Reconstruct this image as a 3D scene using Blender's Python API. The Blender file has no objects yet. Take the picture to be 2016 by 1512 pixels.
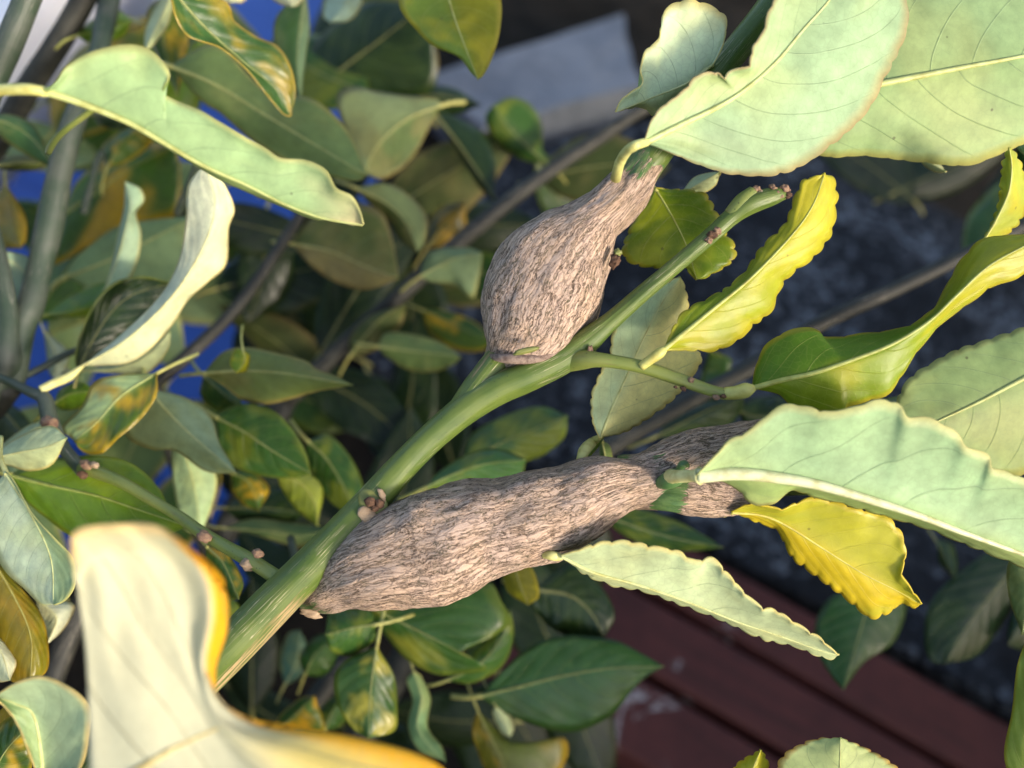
import bpy, bmesh, math, random
from mathutils import Vector, noise, Matrix
random.seed(7)
sc = bpy.context.scene
COL = sc.collection

# ------------------------------------------------------------------ camera
F_PX, W_PX, H_PX = 1632.0, 2016.0, 1512.0
D0 = 200.0                                   # focus distance in millimetres
PITCH, ROLL = math.radians(55), math.radians(17)
CAM = Vector((0, 0, 0.62))
FWD = Vector((0, math.cos(PITCH), -math.sin(PITCH)))
UP0 = Vector((0, math.sin(PITCH), math.cos(PITCH)))
RT0 = Vector((1, 0, 0))
RT = RT0 * math.cos(ROLL) + UP0 * math.sin(ROLL)
UP = RT0 * -math.sin(ROLL) + UP0 * math.cos(ROLL)
cd = bpy.data.cameras.new('camera'); cam = bpy.data.objects.new('camera', cd); COL.objects.link(cam)
cam.matrix_world = Matrix(((RT.x, UP.x, -FWD.x, CAM.x), (RT.y, UP.y, -FWD.y, CAM.y), (RT.z, UP.z, -FWD.z, CAM.z), (0, 0, 0, 1)))
cd.sensor_width = 36; cd.lens = 36 * F_PX / W_PX
cd.clip_start = 0.005; cd.clip_end = 200
cd.dof.use_dof = True; cd.dof.focus_distance = 0.2; cd.dof.aperture_fstop = cd.lens / 4.2
sc.camera = cam

# ------------------------------------------------------------------ light
SUN_DIR = Vector((0.80, -0.46, 0.40)).normalized()      # towards the sun
el = math.asin(SUN_DIR.z); az = math.atan2(SUN_DIR.x, SUN_DIR.y)
w = bpy.data.worlds.new('World'); sc.world = w; w.use_nodes = True
nt = w.node_tree
bg = nt.nodes['Background']
sky = nt.nodes.new('ShaderNodeTexSky'); sky.sky_type = 'NISHITA'; sky.sun_disc = False
sky.sun_elevation = el; sky.sun_rotation = az
sky.air_density = 1.0; sky.dust_density = 3.5; sky.ozone_density = 1.0
nt.links.new(sky.outputs[0], bg.inputs[0]); bg.inputs[1].default_value = 0.14
ld = bpy.data.lights.new('sun', 'SUN'); ld.energy = 1.6; ld.angle = math.radians(8.0); ld.color = (1.0, 0.88, 0.74)
sun = bpy.data.objects.new('sun', ld); COL.objects.link(sun)
sun.rotation_euler = (-SUN_DIR).to_track_quat('-Z', 'Y').to_euler()
vs = sc.view_settings
vs.view_transform = 'Standard'; vs.look = 'None'; vs.gamma = 1; vs.use_curve_mapping = False
vs.exposure = 1.2

# ------------------------------------------------------------------ helpers
def at(x, y, z):
    """pixel + millimetres behind the focus plane -> world point"""
    d = FWD * F_PX + RT * (x - W_PX / 2) - UP * (y - H_PX / 2)
    return CAM + d * ((D0 + z) / 1000.0 / F_PX)
def on(x, y, h=0.0):
    """pixel -> point on the horizontal plane at height h"""
    d = FWD * F_PX + RT * (x - W_PX / 2) - UP * (y - H_PX / 2)
    return CAM + d * ((h - CAM.z) / d.z)
def mm(px, z): return px * (D0 + z) / F_PX / 1000.0
def lin(c):
    return tuple(((v / 255.0) / 12.92 if v <= 10 else ((v / 255.0 + 0.055) / 1.055) ** 2.4) for v in c)
def P(s):
    return [tuple(float(v) for v in t.split(',')) for t in s.split()]
def crom(pts, n):
    """resample a polyline (any dimension) as a Catmull-Rom curve, n points evenly along it"""
    k = len(pts[0]); pts = [tuple(map(float, p)) for p in pts]
    if len(pts) == 2: dense = [tuple(pts[0][i] + (pts[1][i] - pts[0][i]) * j / 20 for i in range(k)) for j in range(21)]
    else:
        e = [tuple(2 * pts[0][i] - pts[1][i] for i in range(k))] + pts + [tuple(2 * pts[-1][i] - pts[-2][i] for i in range(k))]
        dense = []
        for s in range(1, len(e) - 2):
            p0, p1, p2, p3 = e[s - 1:s + 3]
            for j in range(10):
                t = j / 10
                dense.append(tuple(0.5 * (2 * p1[i] + (p2[i] - p0[i]) * t + (2 * p0[i] - 5 * p1[i] + 4 * p2[i] - p3[i]) * t * t + (3 * p1[i] - p0[i] - 3 * p2[i] + p3[i]) * t ** 3) for i in range(k)))
        dense.append(pts[-1])
    L = [0]
    for a, b in zip(dense, dense[1:]): L.append(L[-1] + math.hypot(b[0] - a[0], b[1] - a[1]) + 1e-6)
    out = []; j = 0
    for i in range(n):
        d = L[-1] * i / (n - 1)
        while j < len(L) - 2 and L[j + 1] < d: j += 1
        t = (d - L[j]) / (L[j + 1] - L[j])
        out.append(tuple(dense[j][q] + (dense[j + 1][q] - dense[j][q]) * min(t, 1) for q in range(k)))
    return out
def lerp(a, b, t): return a + (b - a) * t
def mix3(a, b, t): return tuple(a[i] + (b[i] - a[i]) * t for i in range(3))
def clamp(v, a=0, b=1): return max(a, min(b, v))
def sstep(a, b, v): t = clamp((v - a) / (b - a)); return t * t * (3 - 2 * t)

def mesh_obj(name, verts, faces, mat, parent=None, smooth=True, mats=None):
    me = bpy.data.meshes.new(name); me.from_pydata([tuple(v) for v in verts], [], faces); me.update()
    for m in (mats or [mat]): me.materials.append(m)
    if smooth:
        for p in me.polygons: p.use_smooth = True
    o = bpy.data.objects.new(name, me); COL.objects.link(o)
    if parent is not None: o.parent = parent
    return o
def empty(name, loc=(0, 0, 0)):
    o = bpy.data.objects.new(name, None); COL.objects.link(o); o.location = loc; o.empty_display_size = 0.02; return o
def tag(o, label=None, cat=None, group=None, kind=None):
    if label: o['label'] = label
    if cat: o['category'] = cat
    if group: o['group'] = group
    if kind: o['kind'] = kind
    return o

# ------------------------------------------------------------------ node shorthand
class N:
    def __init__(s, name):
        s.m = bpy.data.materials.new(name); s.m.use_nodes = True; s.t = s.m.node_tree; s.t.nodes.clear()
        s.out = s.t.nodes.new('ShaderNodeOutputMaterial')
    def n(s, typ, ins=None, **kw):
        nd = s.t.nodes.new(typ)
        for k, v in kw.items(): setattr(nd, k, v)
        for k, v in (ins or {}).items():
            if isinstance(v, bpy.types.NodeSocket): s.t.links.new(v, nd.inputs[k])
            elif isinstance(v, bpy.types.Node): s.t.links.new(v.outputs[0], nd.inputs[k])
            else: nd.inputs[k].default_value = v
        return nd
    def math(s, op, a, b=0.0, c=0.0, clampit=False):
        return s.n('ShaderNodeMath', {0: a, 1: b, 2: c}, operation=op, use_clamp=clampit)
    def mix(s, f, a, b, mode='MIX'):
        nd = s.n('ShaderNodeMix', data_type='RGBA', blend_type=mode)
        for i, v in ((0, f), (6, a), (7, b)):
            if isinstance(v, bpy.types.NodeSocket): s.t.links.new(v, nd.inputs[i])
            elif isinstance(v, bpy.types.Node): s.t.links.new(v.outputs[0], nd.inputs[i])
            else: nd.inputs[i].default_value = v if i == 0 else (*v, 1)
        return nd.outputs[2]
    def ramp(s, f, lo, hi):
        return s.n('ShaderNodeMapRange', {0: f, 1: lo, 2: hi, 3: 0.0, 4: 1.0}, interpolation_type='SMOOTHSTEP')
    def noise(s, vec, scale, detail=3, rough=0.55, dist=0.0):
        return s.n('ShaderNodeTexNoise', {'Vector': vec, 'Scale': scale, 'Detail': detail, 'Roughness': rough, 'Distortion': dist})
    def fin(s, shader):
        s.t.links.new(shader.outputs[0], s.out.inputs[0]); return s.m

def leaf_mat(name, vein_col, vein_amt, rough, trans, bumpd, tint=(1, 1, 1), mott=0.25, specks=0.6, spec=0.4):
    """leaf blade: colour from the 'col' attribute, veins from UV, mottling, specks"""
    s = N(name)
    col = s.n('ShaderNodeAttribute', attribute_name='col')
    uv = s.n('ShaderNodeUVMap', uv_map='uv')
    oi = s.n('ShaderNodeObjectInfo')
    tc = s.n('ShaderNodeTexCoord')
    sep = s.n('ShaderNodeSeparateXYZ', {0: uv.outputs[0]})
    u, v = sep.outputs[0], sep.outputs[1]
    av = s.math('ABSOLUTE', v)
    side = s.math('GREATER_THAN', v, 0.0)
    nz = s.noise(tc.outputs['Object'], 35, 1)
    # secondary veins: leave the midrib at an angle and bend towards the tip
    bend = s.math('POWER', av, 1.35)
    sv = s.math('SUBTRACT', u, s.math('MULTIPLY', bend, 0.30))
    sv = s.math('ADD', sv, s.math('MULTIPLY', side, 0.043))
    sv = s.math('ADD', sv, s.math('MULTIPLY', nz.outputs[0], 0.07))
    ph = s.math('MULTIPLY', sv, s.math('ADD', s.math('MULTIPLY', oi.outputs['Random'], 3.0), 6.0))
    fr = s.math('ABSOLUTE', s.math('SUBTRACT', s.math('FRACT', ph), 0.5))
    vein = s.ramp(fr, 0.026, 0.0)
    fade = s.ramp(av, 1.0, 0.75)
    nv = s.noise(tc.outputs['Object'], 260, 2)
    vein = s.math('MULTIPLY', s.math('MULTIPLY', vein, fade), s.ramp(nv.outputs[0], 0.22, 0.50))
    # fine reticulation
    vo = s.n('ShaderNodeTexVoronoi', {'Vector': tc.outputs['Object'], 'Scale': 560.0}, feature='DISTANCE_TO_EDGE')
    ret = s.ramp(vo.outputs[0], 0.06, 0.0)
    m1 = s.noise(tc.outputs['Object'], 55, 4, 0.6)
    m2 = s.noise(tc.outputs['Object'], 300, 3, 0.6)
    base = s.mix(1.0, col.outputs[0], tint, 'MULTIPLY')
    f1 = s.n('ShaderNodeMapRange', {0: m1.outputs[0], 1: 0.3, 2: 0.7, 3: 1.0 - mott, 4: 1.0 + mott * 0.6})
    f2 = s.n('ShaderNodeMapRange', {0: m2.outputs[0], 1: 0.3, 2: 0.7, 3: 1.0 - mott * 0.5, 4: 1.0 + mott * 0.35})
    ff = s.math('MULTIPLY', f1, f2)
    cc = s.n('ShaderNodeCombineXYZ', {0: ff, 1: ff, 2: ff})
    base = s.mix(1.0, base, cc.outputs[0], 'MULTIPLY')
    base = s.mix(s.math('MULTIPLY', vein, vein_amt), base, vein_col)
    base = s.mix(s.math('MULTIPLY', ret, 0.28 * vein_amt), base, vein_col)
    # brown specks
    vs_ = s.n('ShaderNodeTexVoronoi', {'Vector': tc.outputs['Object'], 'Scale': 230.0}, feature='F1')
    pick = s.n('ShaderNodeSeparateColor', {0: vs_.outputs['Color']})
    sp = s.math('MULTIPLY', s.ramp(vs_.outputs['Distance'], 0.12, 0.06), s.math('GREATER_THAN', pick.outputs[0], 0.90))
    base = s.mix(s.math('MULTIPLY', sp, specks), base, (0.05, 0.03, 0.015))
    hgt = s.math('ADD', s.math('MULTIPLY', vein, 0.7), s.math('ADD', s.math('MULTIPLY', ret, 0.05), s.math('MULTIPLY', m1.outputs[0], 0.8)))
    # blade puckers between the veins
    puck = s.math('MULTIPLY', s.math('COSINE', s.math('MULTIPLY', ph, 6.2832)), 0.5)
    hgt = s.math('ADD', hgt, s.math('MULTIPLY', puck, s.math('MULTIPLY', fade, 0.28)))
    bp = s.n('ShaderNodeBump', {'Strength': bumpd, 'Distance': 0.0006, 'Height': hgt})
    pr = s.n('ShaderNodeBsdfPrincipled', {'Base Color': base, 'Roughness': rough, 'Normal': bp.outputs[0], 'Specular IOR Level': spec})
    tr = s.n('ShaderNodeBsdfTranslucent', {0: s.mix(1.0, base, (0.95, 1.0, 0.45), 'MULTIPLY'), 'Normal': bp.outputs[0]})
    return s.fin(s.n('ShaderNodeMixShader', {0: trans, 1: pr, 2: tr}))

M_UNDER = leaf_mat('leaf_underside', (0.16, 0.24, 0.12), 0.5, 0.55, 0.22, 0.35)
M_TOP = leaf_mat('leaf_upper_side', (0.34, 0.46, 0.14), 0.28, 0.33, 0.20, 0.55, specks=0.35, spec=0.5)
M_YEL = leaf_mat('leaf_yellowed', (0.60, 0.56, 0.14), 0.30, 0.42, 0.28, 0.4, mott=0.16, specks=0.45)
M_CREAM = leaf_mat('leaf_bleached', (0.40, 0.38, 0.22), 0.75, 0.6, 0.15, 0.7, mott=0.08, specks=0.1)
M_BACK = leaf_mat('leaf_reverse', (0.25, 0.34, 0.12), 0.4, 0.4, 0.20, 0.4, tint=(0.55, 0.62, 0.40))

def rib_mat():
    s = N('leaf_rib'); col = s.n('ShaderNodeAttribute', attribute_name='col'); tc = s.n('ShaderNodeTexCoord')
    nz = s.noise(tc.outputs['Object'], 350, 3)
    b = s.mix(s.ramp(nz.outputs[0], 0.35, 0.75), col.outputs[0], s.mix(1.0, col.outputs[0], (0.72, 0.66, 0.5), 'MULTIPLY'))
    pr = s.n('ShaderNodeBsdfPrincipled', {'Base Color': b, 'Roughness': 0.5, 'Subsurface Weight': 0.0})
    return s.fin(pr)
M_RIB = rib_mat()

def stem_mat(name, c1, c2, streak, streak_amt, speck=0.7, rough=0.42):
    """green or woody stem; 'tco' holds (cos, sin, length) in mm, 'mask' the corky strips"""
    s = N(name)
    tco = s.n('ShaderNodeAttribute', attribute_name='tco'); msk = s.n('ShaderNodeAttribute', attribute_name='mask')
    st = s.n('ShaderNodeMapping', {0: tco.outputs[1], 3: (1.0, 1.0, 0.03)})
    n1 = s.noise(st.outputs[0], 1.1, 4, 0.6)
    n2 = s.noise(tco.outputs[1], 0.12, 3)
    base = s.mix(s.ramp(n2.outputs[0], 0.3, 0.7), c1, c2)
    nf = s.noise(st.outputs[0], 0.7, 3, 0.6)
    line = s.ramp(s.math('ABSOLUTE', s.math('SUBTRACT', nf.outputs[0], 0.5)), 0.009, 0.003)
    gate = s.ramp(s.noise(tco.outputs[1], 0.09, 1).outputs[0], 0.46, 0.58)
    line = s.math('MULTIPLY', s.math('MULTIPLY', line, gate), streak_amt)
    base = s.mix(line, base, streak)
    # corky strips where mask is set
    ck = s.noise(st.outputs[0], 2.2, 4, 0.65)
    cork = s.ramp(s.math('ADD', s.math('MULTIPLY', ck.outputs[0], 0.9), s.math('MULTIPLY', msk.outputs[2], 0.6)), 0.88, 0.98)
    base = s.mix(cork, base, (0.42, 0.30, 0.15))
    vo = s.n('ShaderNodeTexVoronoi', {'Vector': tco.outputs[1], 'Scale': 1.0}, feature='F1')
    pk = s.n('ShaderNodeSeparateColor', {0: vo.outputs['Color']})
    sp = s.math('MULTIPLY', s.ramp(vo.outputs['Distance'], 0.22, 0.12), s.math('GREATER_THAN', pk.outputs[0], 0.72))
    base = s.mix(s.math('MULTIPLY', sp, speck), base, (0.035, 0.04, 0.018))
    h = s.math('ADD', s.math('MULTIPLY', n1.outputs[0], 0.6), s.math('ADD', s.math('MULTIPLY', cork, 0.8), s.math('MULTIPLY', line, 0.5)))
    bp = s.n('ShaderNodeBump', {'Strength': 0.5, 'Distance': 0.0005, 'Height': h})
    pr = s.n('ShaderNodeBsdfPrincipled', {'Base Color': base, 'Roughness': s.math('ADD', rough, s.math('MULTIPLY', cork, 0.4)), 'Normal': bp.outputs[0], 'Specular IOR Level': 0.5})
    return s.fin(pr)
M_STEM = stem_mat('green_stem', (0.072, 0.122, 0.02), (0.118, 0.165, 0.03), (0.62, 0.56, 0.36), 0.65)
M_TWIG = stem_mat('twig', (0.17, 0.22, 0.045), (0.22, 0.25, 0.06), (0.16, 0.08, 0.05), 0.8)
M_WOOD = stem_mat('woody_stem', (0.022, 0.023, 0.019), (0.045, 0.045, 0.036), (0.36, 0.33, 0.27), 0.7, 0.5, 0.6)
M_TEAL = stem_mat('grey_green_stem', (0.036, 0.06, 0.036), (0.075, 0.088, 0.068), (0.4, 0.38, 0.32), 0.6, 0.4, 0.5)

def gall_mat():
    s = N('gall_bark')
    tco = s.n('ShaderNodeAttribute', attribute_name='tco'); msk = s.n('ShaderNodeAttribute', attribute_name='mask')
    t = tco.outputs[1]
    dn = s.noise(t, 0.35, 3)
    off = s.n('ShaderNodeVectorMath', {0: dn.outputs['Color'], 1: (0.5, 0.5, 0.5)}, operation='SUBTRACT')
    off = s.n('ShaderNodeVectorMath', {0: off.outputs[0], 3: 1.5}, operation='SCALE')
    tw = s.n('ShaderNodeVectorMath', {0: t, 1: off.outputs[0]}, operation='ADD')
    st = s.n('ShaderNodeMapping', {0: tw.outputs[0], 3: (1.0, 1.0, 0.085)})
    st2 = s.n('ShaderNodeMapping', {0: tw.outputs[0], 3: (1.0, 1.0, 0.24)})
    a = s.noise(st.outputs[0], 1.25, 4, 0.62)
    fis = s.ramp(s.math('ABSOLUTE', s.math('SUBTRACT', a.outputs[0], 0.47)), 0.042, 0.004)      # long fissures
    b = s.noise(st2.outputs[0], 2.0, 4, 0.7)
    pit = s.ramp(b.outputs[0], 0.43, 0.34)                                                      # short dark pits
    vo = s.n('ShaderNodeTexVoronoi', {'Vector': st2.outputs[0], 'Scale': 0.95, 'Randomness': 1.0}, feature='DISTANCE_TO_EDGE')
    net = s.ramp(vo.outputs[0], 0.07, 0.01)
    big = s.noise(t, 0.16, 4, 0.65)
    fine = s.noise(t, 5.0, 2)
    crust = s.mix(s.ramp(big.outputs[0], 0.35, 0.65), (0.49, 0.355, 0.275), (0.52, 0.36, 0.25))
    crust = s.mix(s.math('MULTIPLY', s.ramp(fine.outputs[0], 0.4, 0.7), 0.35), crust, (0.72, 0.60, 0.50))
    dark = s.mix(s.ramp(s.noise(t, 0.3, 2).outputs[0], 0.42, 0.62), (0.055, 0.036, 0.022), (0.075, 0.07, 0.032))
    d = s.math('MAXIMUM', s.math('MULTIPLY', fis, 0.92), s.math('MAXIMUM', s.math('MULTIPLY', pit, 0.58), s.math('MULTIPLY', net, 0.40)))
    base = s.mix(d, crust, dark)
    # green skin where the bark has not yet split: streaky border
    g = s.noise(st.outputs[0], 1.3, 4, 0.6)
    gr = s.ramp(s.math('ADD', s.math('MULTIPLY', g.outputs[0], 0.8), s.math('SUBTRACT', msk.outputs[2], 0.5)), 0.42, 0.50)
    base = s.mix(gr, base, s.mix(s.ramp(big.outputs[0], 0.4, 0.6), (0.07, 0.15, 0.045), (0.12, 0.21, 0.06)))
    h = s.math('SUBTRACT', s.math('ADD', s.math('MULTIPLY', fine.outputs[0], 0.25), s.math('MULTIPLY', a.outputs[0], 0.8)), d)
    h = s.math('MULTIPLY', h, s.math('SUBTRACT', 1.0, s.math('MULTIPLY', gr, 0.85)))
    bp = s.n('ShaderNodeBump', {'Strength': 0.75, 'Distance': 0.0006, 'Height': h})
    ro = s.math('SUBTRACT', 0.82, s.math('MULTIPLY', gr, 0.4))
    return s.fin(s.n('ShaderNodeBsdfPrincipled', {'Base Color': base, 'Roughness': ro, 'Normal': bp.outputs[0], 'Specular IOR Level': 0.35}))
M_GALL = gall_mat()

def plain_mat(name, c1, c2, scale, rough=0.7, bump=0.3, bdist=0.002, extra=None, detail=5, spec=0.4):
    s = N(name); tc = s.n('ShaderNodeTexCoord')
    n1 = s.noise(tc.outputs['Object'], scale, detail, 0.6); n2 = s.noise(tc.outputs['Object'], scale * 7, 4, 0.65)
    f = s.math('ADD', s.math('MULTIPLY', n1.outputs[0], 0.6), s.math('MULTIPLY', n2.outputs[0], 0.4))
    base = s.mix(s.ramp(f, 0.36, 0.64), c1, c2)
    if extra: base = extra(s, tc, base)
    bp = s.n('ShaderNodeBump', {'Strength': bump, 'Distance': bdist, 'Height': f})
    return s.fin(s.n('ShaderNodeBsdfPrincipled', {'Base Color': base, 'Roughness': rough, 'Normal': bp.outputs[0], 'Specular IOR Level': spec}))

# ------------------------------------------------------------------ setting
def asphalt_extra(s, tc, base):
    n = s.noise(tc.outputs['Object'], 75, 5, 0.7); big = s.noise(tc.outputs['Object'], 8, 4)
    m = s.ramp(s.math('ADD', s.math('MULTIPLY', n.outputs[0], 0.7), s.math('MULTIPLY', big.outputs[0], 0.45)), 0.58, 0.70)
    return s.mix(s.math('MULTIPLY', m, 0.75), base, (0.15, 0.18, 0.22))
M_ASPH = plain_mat('asphalt', (0.006, 0.008, 0.011), (0.018, 0.022, 0.029), 28, 0.85, 0.8, 0.004, asphalt_extra, spec=0.12)
M_SOIL = plain_mat('soil', (0.010, 0.009, 0.007), (0.026, 0.022, 0.017), 22, 0.95, 1.0, 0.012, spec=0.1)
M_SLAB = plain_mat('concrete', (0.13, 0.15, 0.18), (0.22, 0.24, 0.27), 14, 0.85, 0.5, 0.003)
def board_extra(s, tc, base):
    mp = s.n('ShaderNodeMapping', {0: tc.outputs['Object'], 3: (1.0, 14.0, 14.0)})
    g = s.noise(mp.outputs[0], 9, 5, 0.6)
    base = s.mix(s.math('MULTIPLY', s.ramp(g.outputs[0], 0.52, 0.70), 0.55), base, (0.028, 0.014, 0.012))
    sp = s.noise(tc.outputs['Object'], 22, 4, 0.65, 0.4)
    return s.mix(s.math('MULTIPLY', s.ramp(sp.outputs[0], 0.63, 0.69), 0.6), base, (0.45, 0.45, 0.46))
M_BOARD = plain_mat('red_paint', (0.055, 0.018, 0.017), (0.085, 0.027, 0.024), 12, 0.6, 0.3, 0.001, board_extra, spec=0.2)
M_BLUE = plain_mat('blue_plastic', (0.016, 0.06, 0.27), (0.022, 0.075, 0.33), 8, 0.38, 0.05, 0.001)
M_WHITE = plain_mat('white_plastic', (0.84, 0.84, 0.85), (0.88, 0.88, 0.89), 9, 0.4, 0.05, 0.001)

def grid(name, x0, x1, y0, y1, z, nx, ny, amp, sc_, mat):
    vs_ = []; fs = []
    for j in range(ny + 1):
        for i in range(nx + 1):
            x = lerp(x0, x1, i / nx); y = lerp(y0, y1, j / ny)
            vs_.append((x, y, z + amp * (noise.noise((x * sc_, y * sc_, 1.3)) + 0.5 * noise.noise((x * sc_ * 3, y * sc_ * 3, 5.3)))))
    for j in range(ny):
        for i in range(nx):
            a = j * (nx + 1) + i; fs.append((a, a + 1, a + nx + 2, a + nx + 1))
    return mesh_obj(name, vs_, fs, mat)
gnd = grid('ground', -1.6, 1.8, -1.2, 2.4, -0.012, 120, 120, 0.010, 14, M_SOIL); tag(gnd, kind='structure')
far = mesh_obj('terrain', [(-60, -60, -0.06), (60, -60, -0.06), (60, 60, -0.06), (-60, 60, -0.06)], [(0, 1, 2, 3)], M_SOIL); tag(far, kind='structure')

def prism(bm, poly, z0, z1):
    b = [bm.verts.new((p[0], p[1], z0)) for p in poly]; t = [bm.verts.new((p[0], p[1], z1)) for p in poly]
    bm.faces.new(list(reversed(b))); bm.faces.new(t)
    n = len(poly)
    for i in range(n): bm.faces.new((b[i], b[(i + 1) % n], t[(i + 1) % n], t[i]))
def bm_obj(name, bm, mat, parent=None, bevel=0.0, segs=2, smooth=False):
    bmesh.ops.recalc_face_normals(bm, faces=bm.faces)
    if bevel: bmesh.ops.bevel(bm, geom=list(bm.edges), offset=bevel, segments=segs, profile=0.5, affect='EDGES')
    me = bpy.data.meshes.new(name); bm.to_mesh(me); bm.free(); me.materials.append(mat)
    if smooth:
        for p in me.polygons: p.use_smooth = True
    o = bpy.data.objects.new(name, me); COL.objects.link(o)
    if parent is not None: o.parent = parent
    return o
# asphalt path beyond the boards
bm = bmesh.new(); prism(bm, [(-0.13, 0.40), (1.7, -0.02), (1.75, 0.42), (0.433, 0.849), (0.18, 0.94), (-0.11, 0.70)], -0.05, 0.014)
path = bm_obj('path', bm, M_ASPH, None, 0.004); tag(path, kind='structure')

# red boards
ed = empty('board_edging', (0.3, 0.25, 0))
tag(ed, 'dark red painted timber boards laid side by side along the asphalt path', 'edging')
a0, a1 = on(1333, 1062, 0.03), on(2016, 1442, 0.03)
dirv = (a1 - a0).normalized(); dirv.z = 0; dirv.normalize(); nrm = Vector((dirv.y, -dirv.x, 0))      # towards the camera
off = 0.0
for i, wd in enumerate((0.050, 0.050, 0.052)):
    bm = bmesh.new(); s0 = -0.07 - 0.03 * i; s1 = 1.1
    pl = [Vector((s0, off)), Vector((s1, off)), Vector((s1, off + wd)), Vector((s0, off + wd))]
    prism(bm, [(p.x, -p.y) for p in pl], -0.03, 0.030 - 0.0015 * i)
    bmesh.ops.subdivide_edges(bm, edges=[e for e in bm.edges if abs(e.verts[0].co.x - e.verts[1].co.x) > 0.5], cuts=24, use_grid_fill=True)
    for v in bm.verts:
        v.co.z += 0.0012 * noise.noise((v.co.x * 7, i * 3.1, v.co.y * 20)); v.co.y += 0.0012 * noise.noise((v.co.x * 5, i * 7.7, 3))
    o = bm_obj('board', bm, M_BOARD, None, 0.0)
    bv = o.modifiers.new('bevel', 'BEVEL'); bv.width = 0.0035; bv.segments = 3; bv.limit_method = 'ANGLE'
    o.rotation_euler.z = math.atan2(dirv.y, dirv.x); o.location = Vector((a0.x, a0.y, 0)) - ed.location
    o.parent = ed
    off += wd + 0.007

# pale concrete slab
c = [on(835, 150, 0.045), on(1225, 30, 0.045), on(1262, 165, 0.045), on(950, 250, 0.045)]
bm = bmesh.new(); prism(bm, [(p.x, p.y) for p in c], -0.01, 0.045)
bmesh.ops.subdivide_edges(bm, edges=list(bm.edges), cuts=6, use_grid_fill=True)
for v in bm.verts:
    v.co += Vector((noise.noise(v.co * 25), noise.noise(v.co * 25 + Vector((7, 0, 0))), 0.5 * noise.noise(v.co * 30 + Vector((0, 9, 0))))) * 0.006
slab = bm_obj('stone_slab', bm, M_SLAB, None, 0.0, smooth=False)
tag(slab, 'pale grey concrete slab lying on the dark soil behind the leaves', 'slab')

# blue tub and white box
def tub(name, corners, h, mat, label, cat, ribs):
    cen = sum(corners, Vector((0, 0, 0))) / 4; root = empty(name, (cen.x, cen.y, 0)); tag(root, label, cat)
    def ring(k, z): return [Vector((cen.x + (p.x - cen.x) * k, cen.y + (p.y - cen.y) * k, z)) - Vector((cen.x, cen.y, 0)) for p in corners]
    bm = bmesh.new(); A = [bm.verts.new(v) for v in ring(0.90, -0.012)]; B = [bm.verts.new(v) for v in ring(0.965, h - 0.02)]
    bm.faces.new(list(reversed(A))); bm.faces.new(B)
    for i in range(4): bm.faces.new((A[i], A[(i + 1) % 4], B[(i + 1) % 4], B[i]))
    bm_obj('body', bm, mat, root, 0.012, 3)
    bm = bmesh.new(); A = [bm.verts.new(v) for v in ring(0.995, h - 0.022)]; B = [bm.verts.new(v) for v in ring(0.985, h)]
    bm.faces.new(list(reversed(A))); bm.faces.new(B)
    for i in range(4): bm.faces.new((A[i], A[(i + 1) % 4], B[(i + 1) % 4], B[i]))
    bm_obj('lid', bm, mat, root, 0.006, 3)
    T = ring(0.9, h)
    for i in range(ribs):
        t0 = (i + 0.30) / ribs; t1 = (i + 0.55) / ribs
        q = [T[0].lerp(T[1], t0), T[0].lerp(T[1], t1), T[3].lerp(T[2], t1), T[3].lerp(T[2], t0)]
        bm = bmesh.new(); prism(bm, [(p.x, p.y) for p in q], h - 0.003, h + 0.005); bm_obj('rib', bm, mat, root, 0.002, 2)
    return root
HB = 0.11
r1, r2 = on(652, 640, HB), on(497, 1180, HB); l1, l2 = on(125, 235, HB), on(300, -60, HB)
rd = (r1 - r2).normalized()
tub('storage_tub', [r2 - rd * 0.02, r2 + rd * 0.60, Vector((l1.x - 0.02, r2.y + rd.y * 0.60 + 0.05, 0)), Vector((l1.x + 0.01, r2.y - 0.01, 0))], HB, M_BLUE,
    'blue plastic storage tub with ribbed lid standing behind the leafy stems', 'tub', 4)
x1 = l1.x - 0.035
tub('foam_box', [Vector((x1 - 0.005, 0.20, 0)), Vector((x1 - 0.03, 0.90, 0)), Vector((x1 - 0.46, 0.88, 0)), Vector((x1 - 0.43, 0.20, 0))], 0.16, M_WHITE,
    'bright white box standing beside the blue tub', 'box', 0)

# ------------------------------------------------------------------ lemon tree
TREE = empty('lemon_tree', (-0.26, -0.12, 0))
tag(TREE, 'lemon tree with swollen galls on its green branch and yellowing leaves', 'tree')
TI = Matrix.Translation(-TREE.location)
def to_tree(v): return v - TREE.location

def attr(me, name, typ, data):
    a = me.attributes.new(name, typ, 'POINT')
    key = 'color' if typ == 'FLOAT_COLOR' else ('vector' if typ == 'FLOAT_VECTOR' else 'value')
    a.data.foreach_set(key, data)

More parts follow.
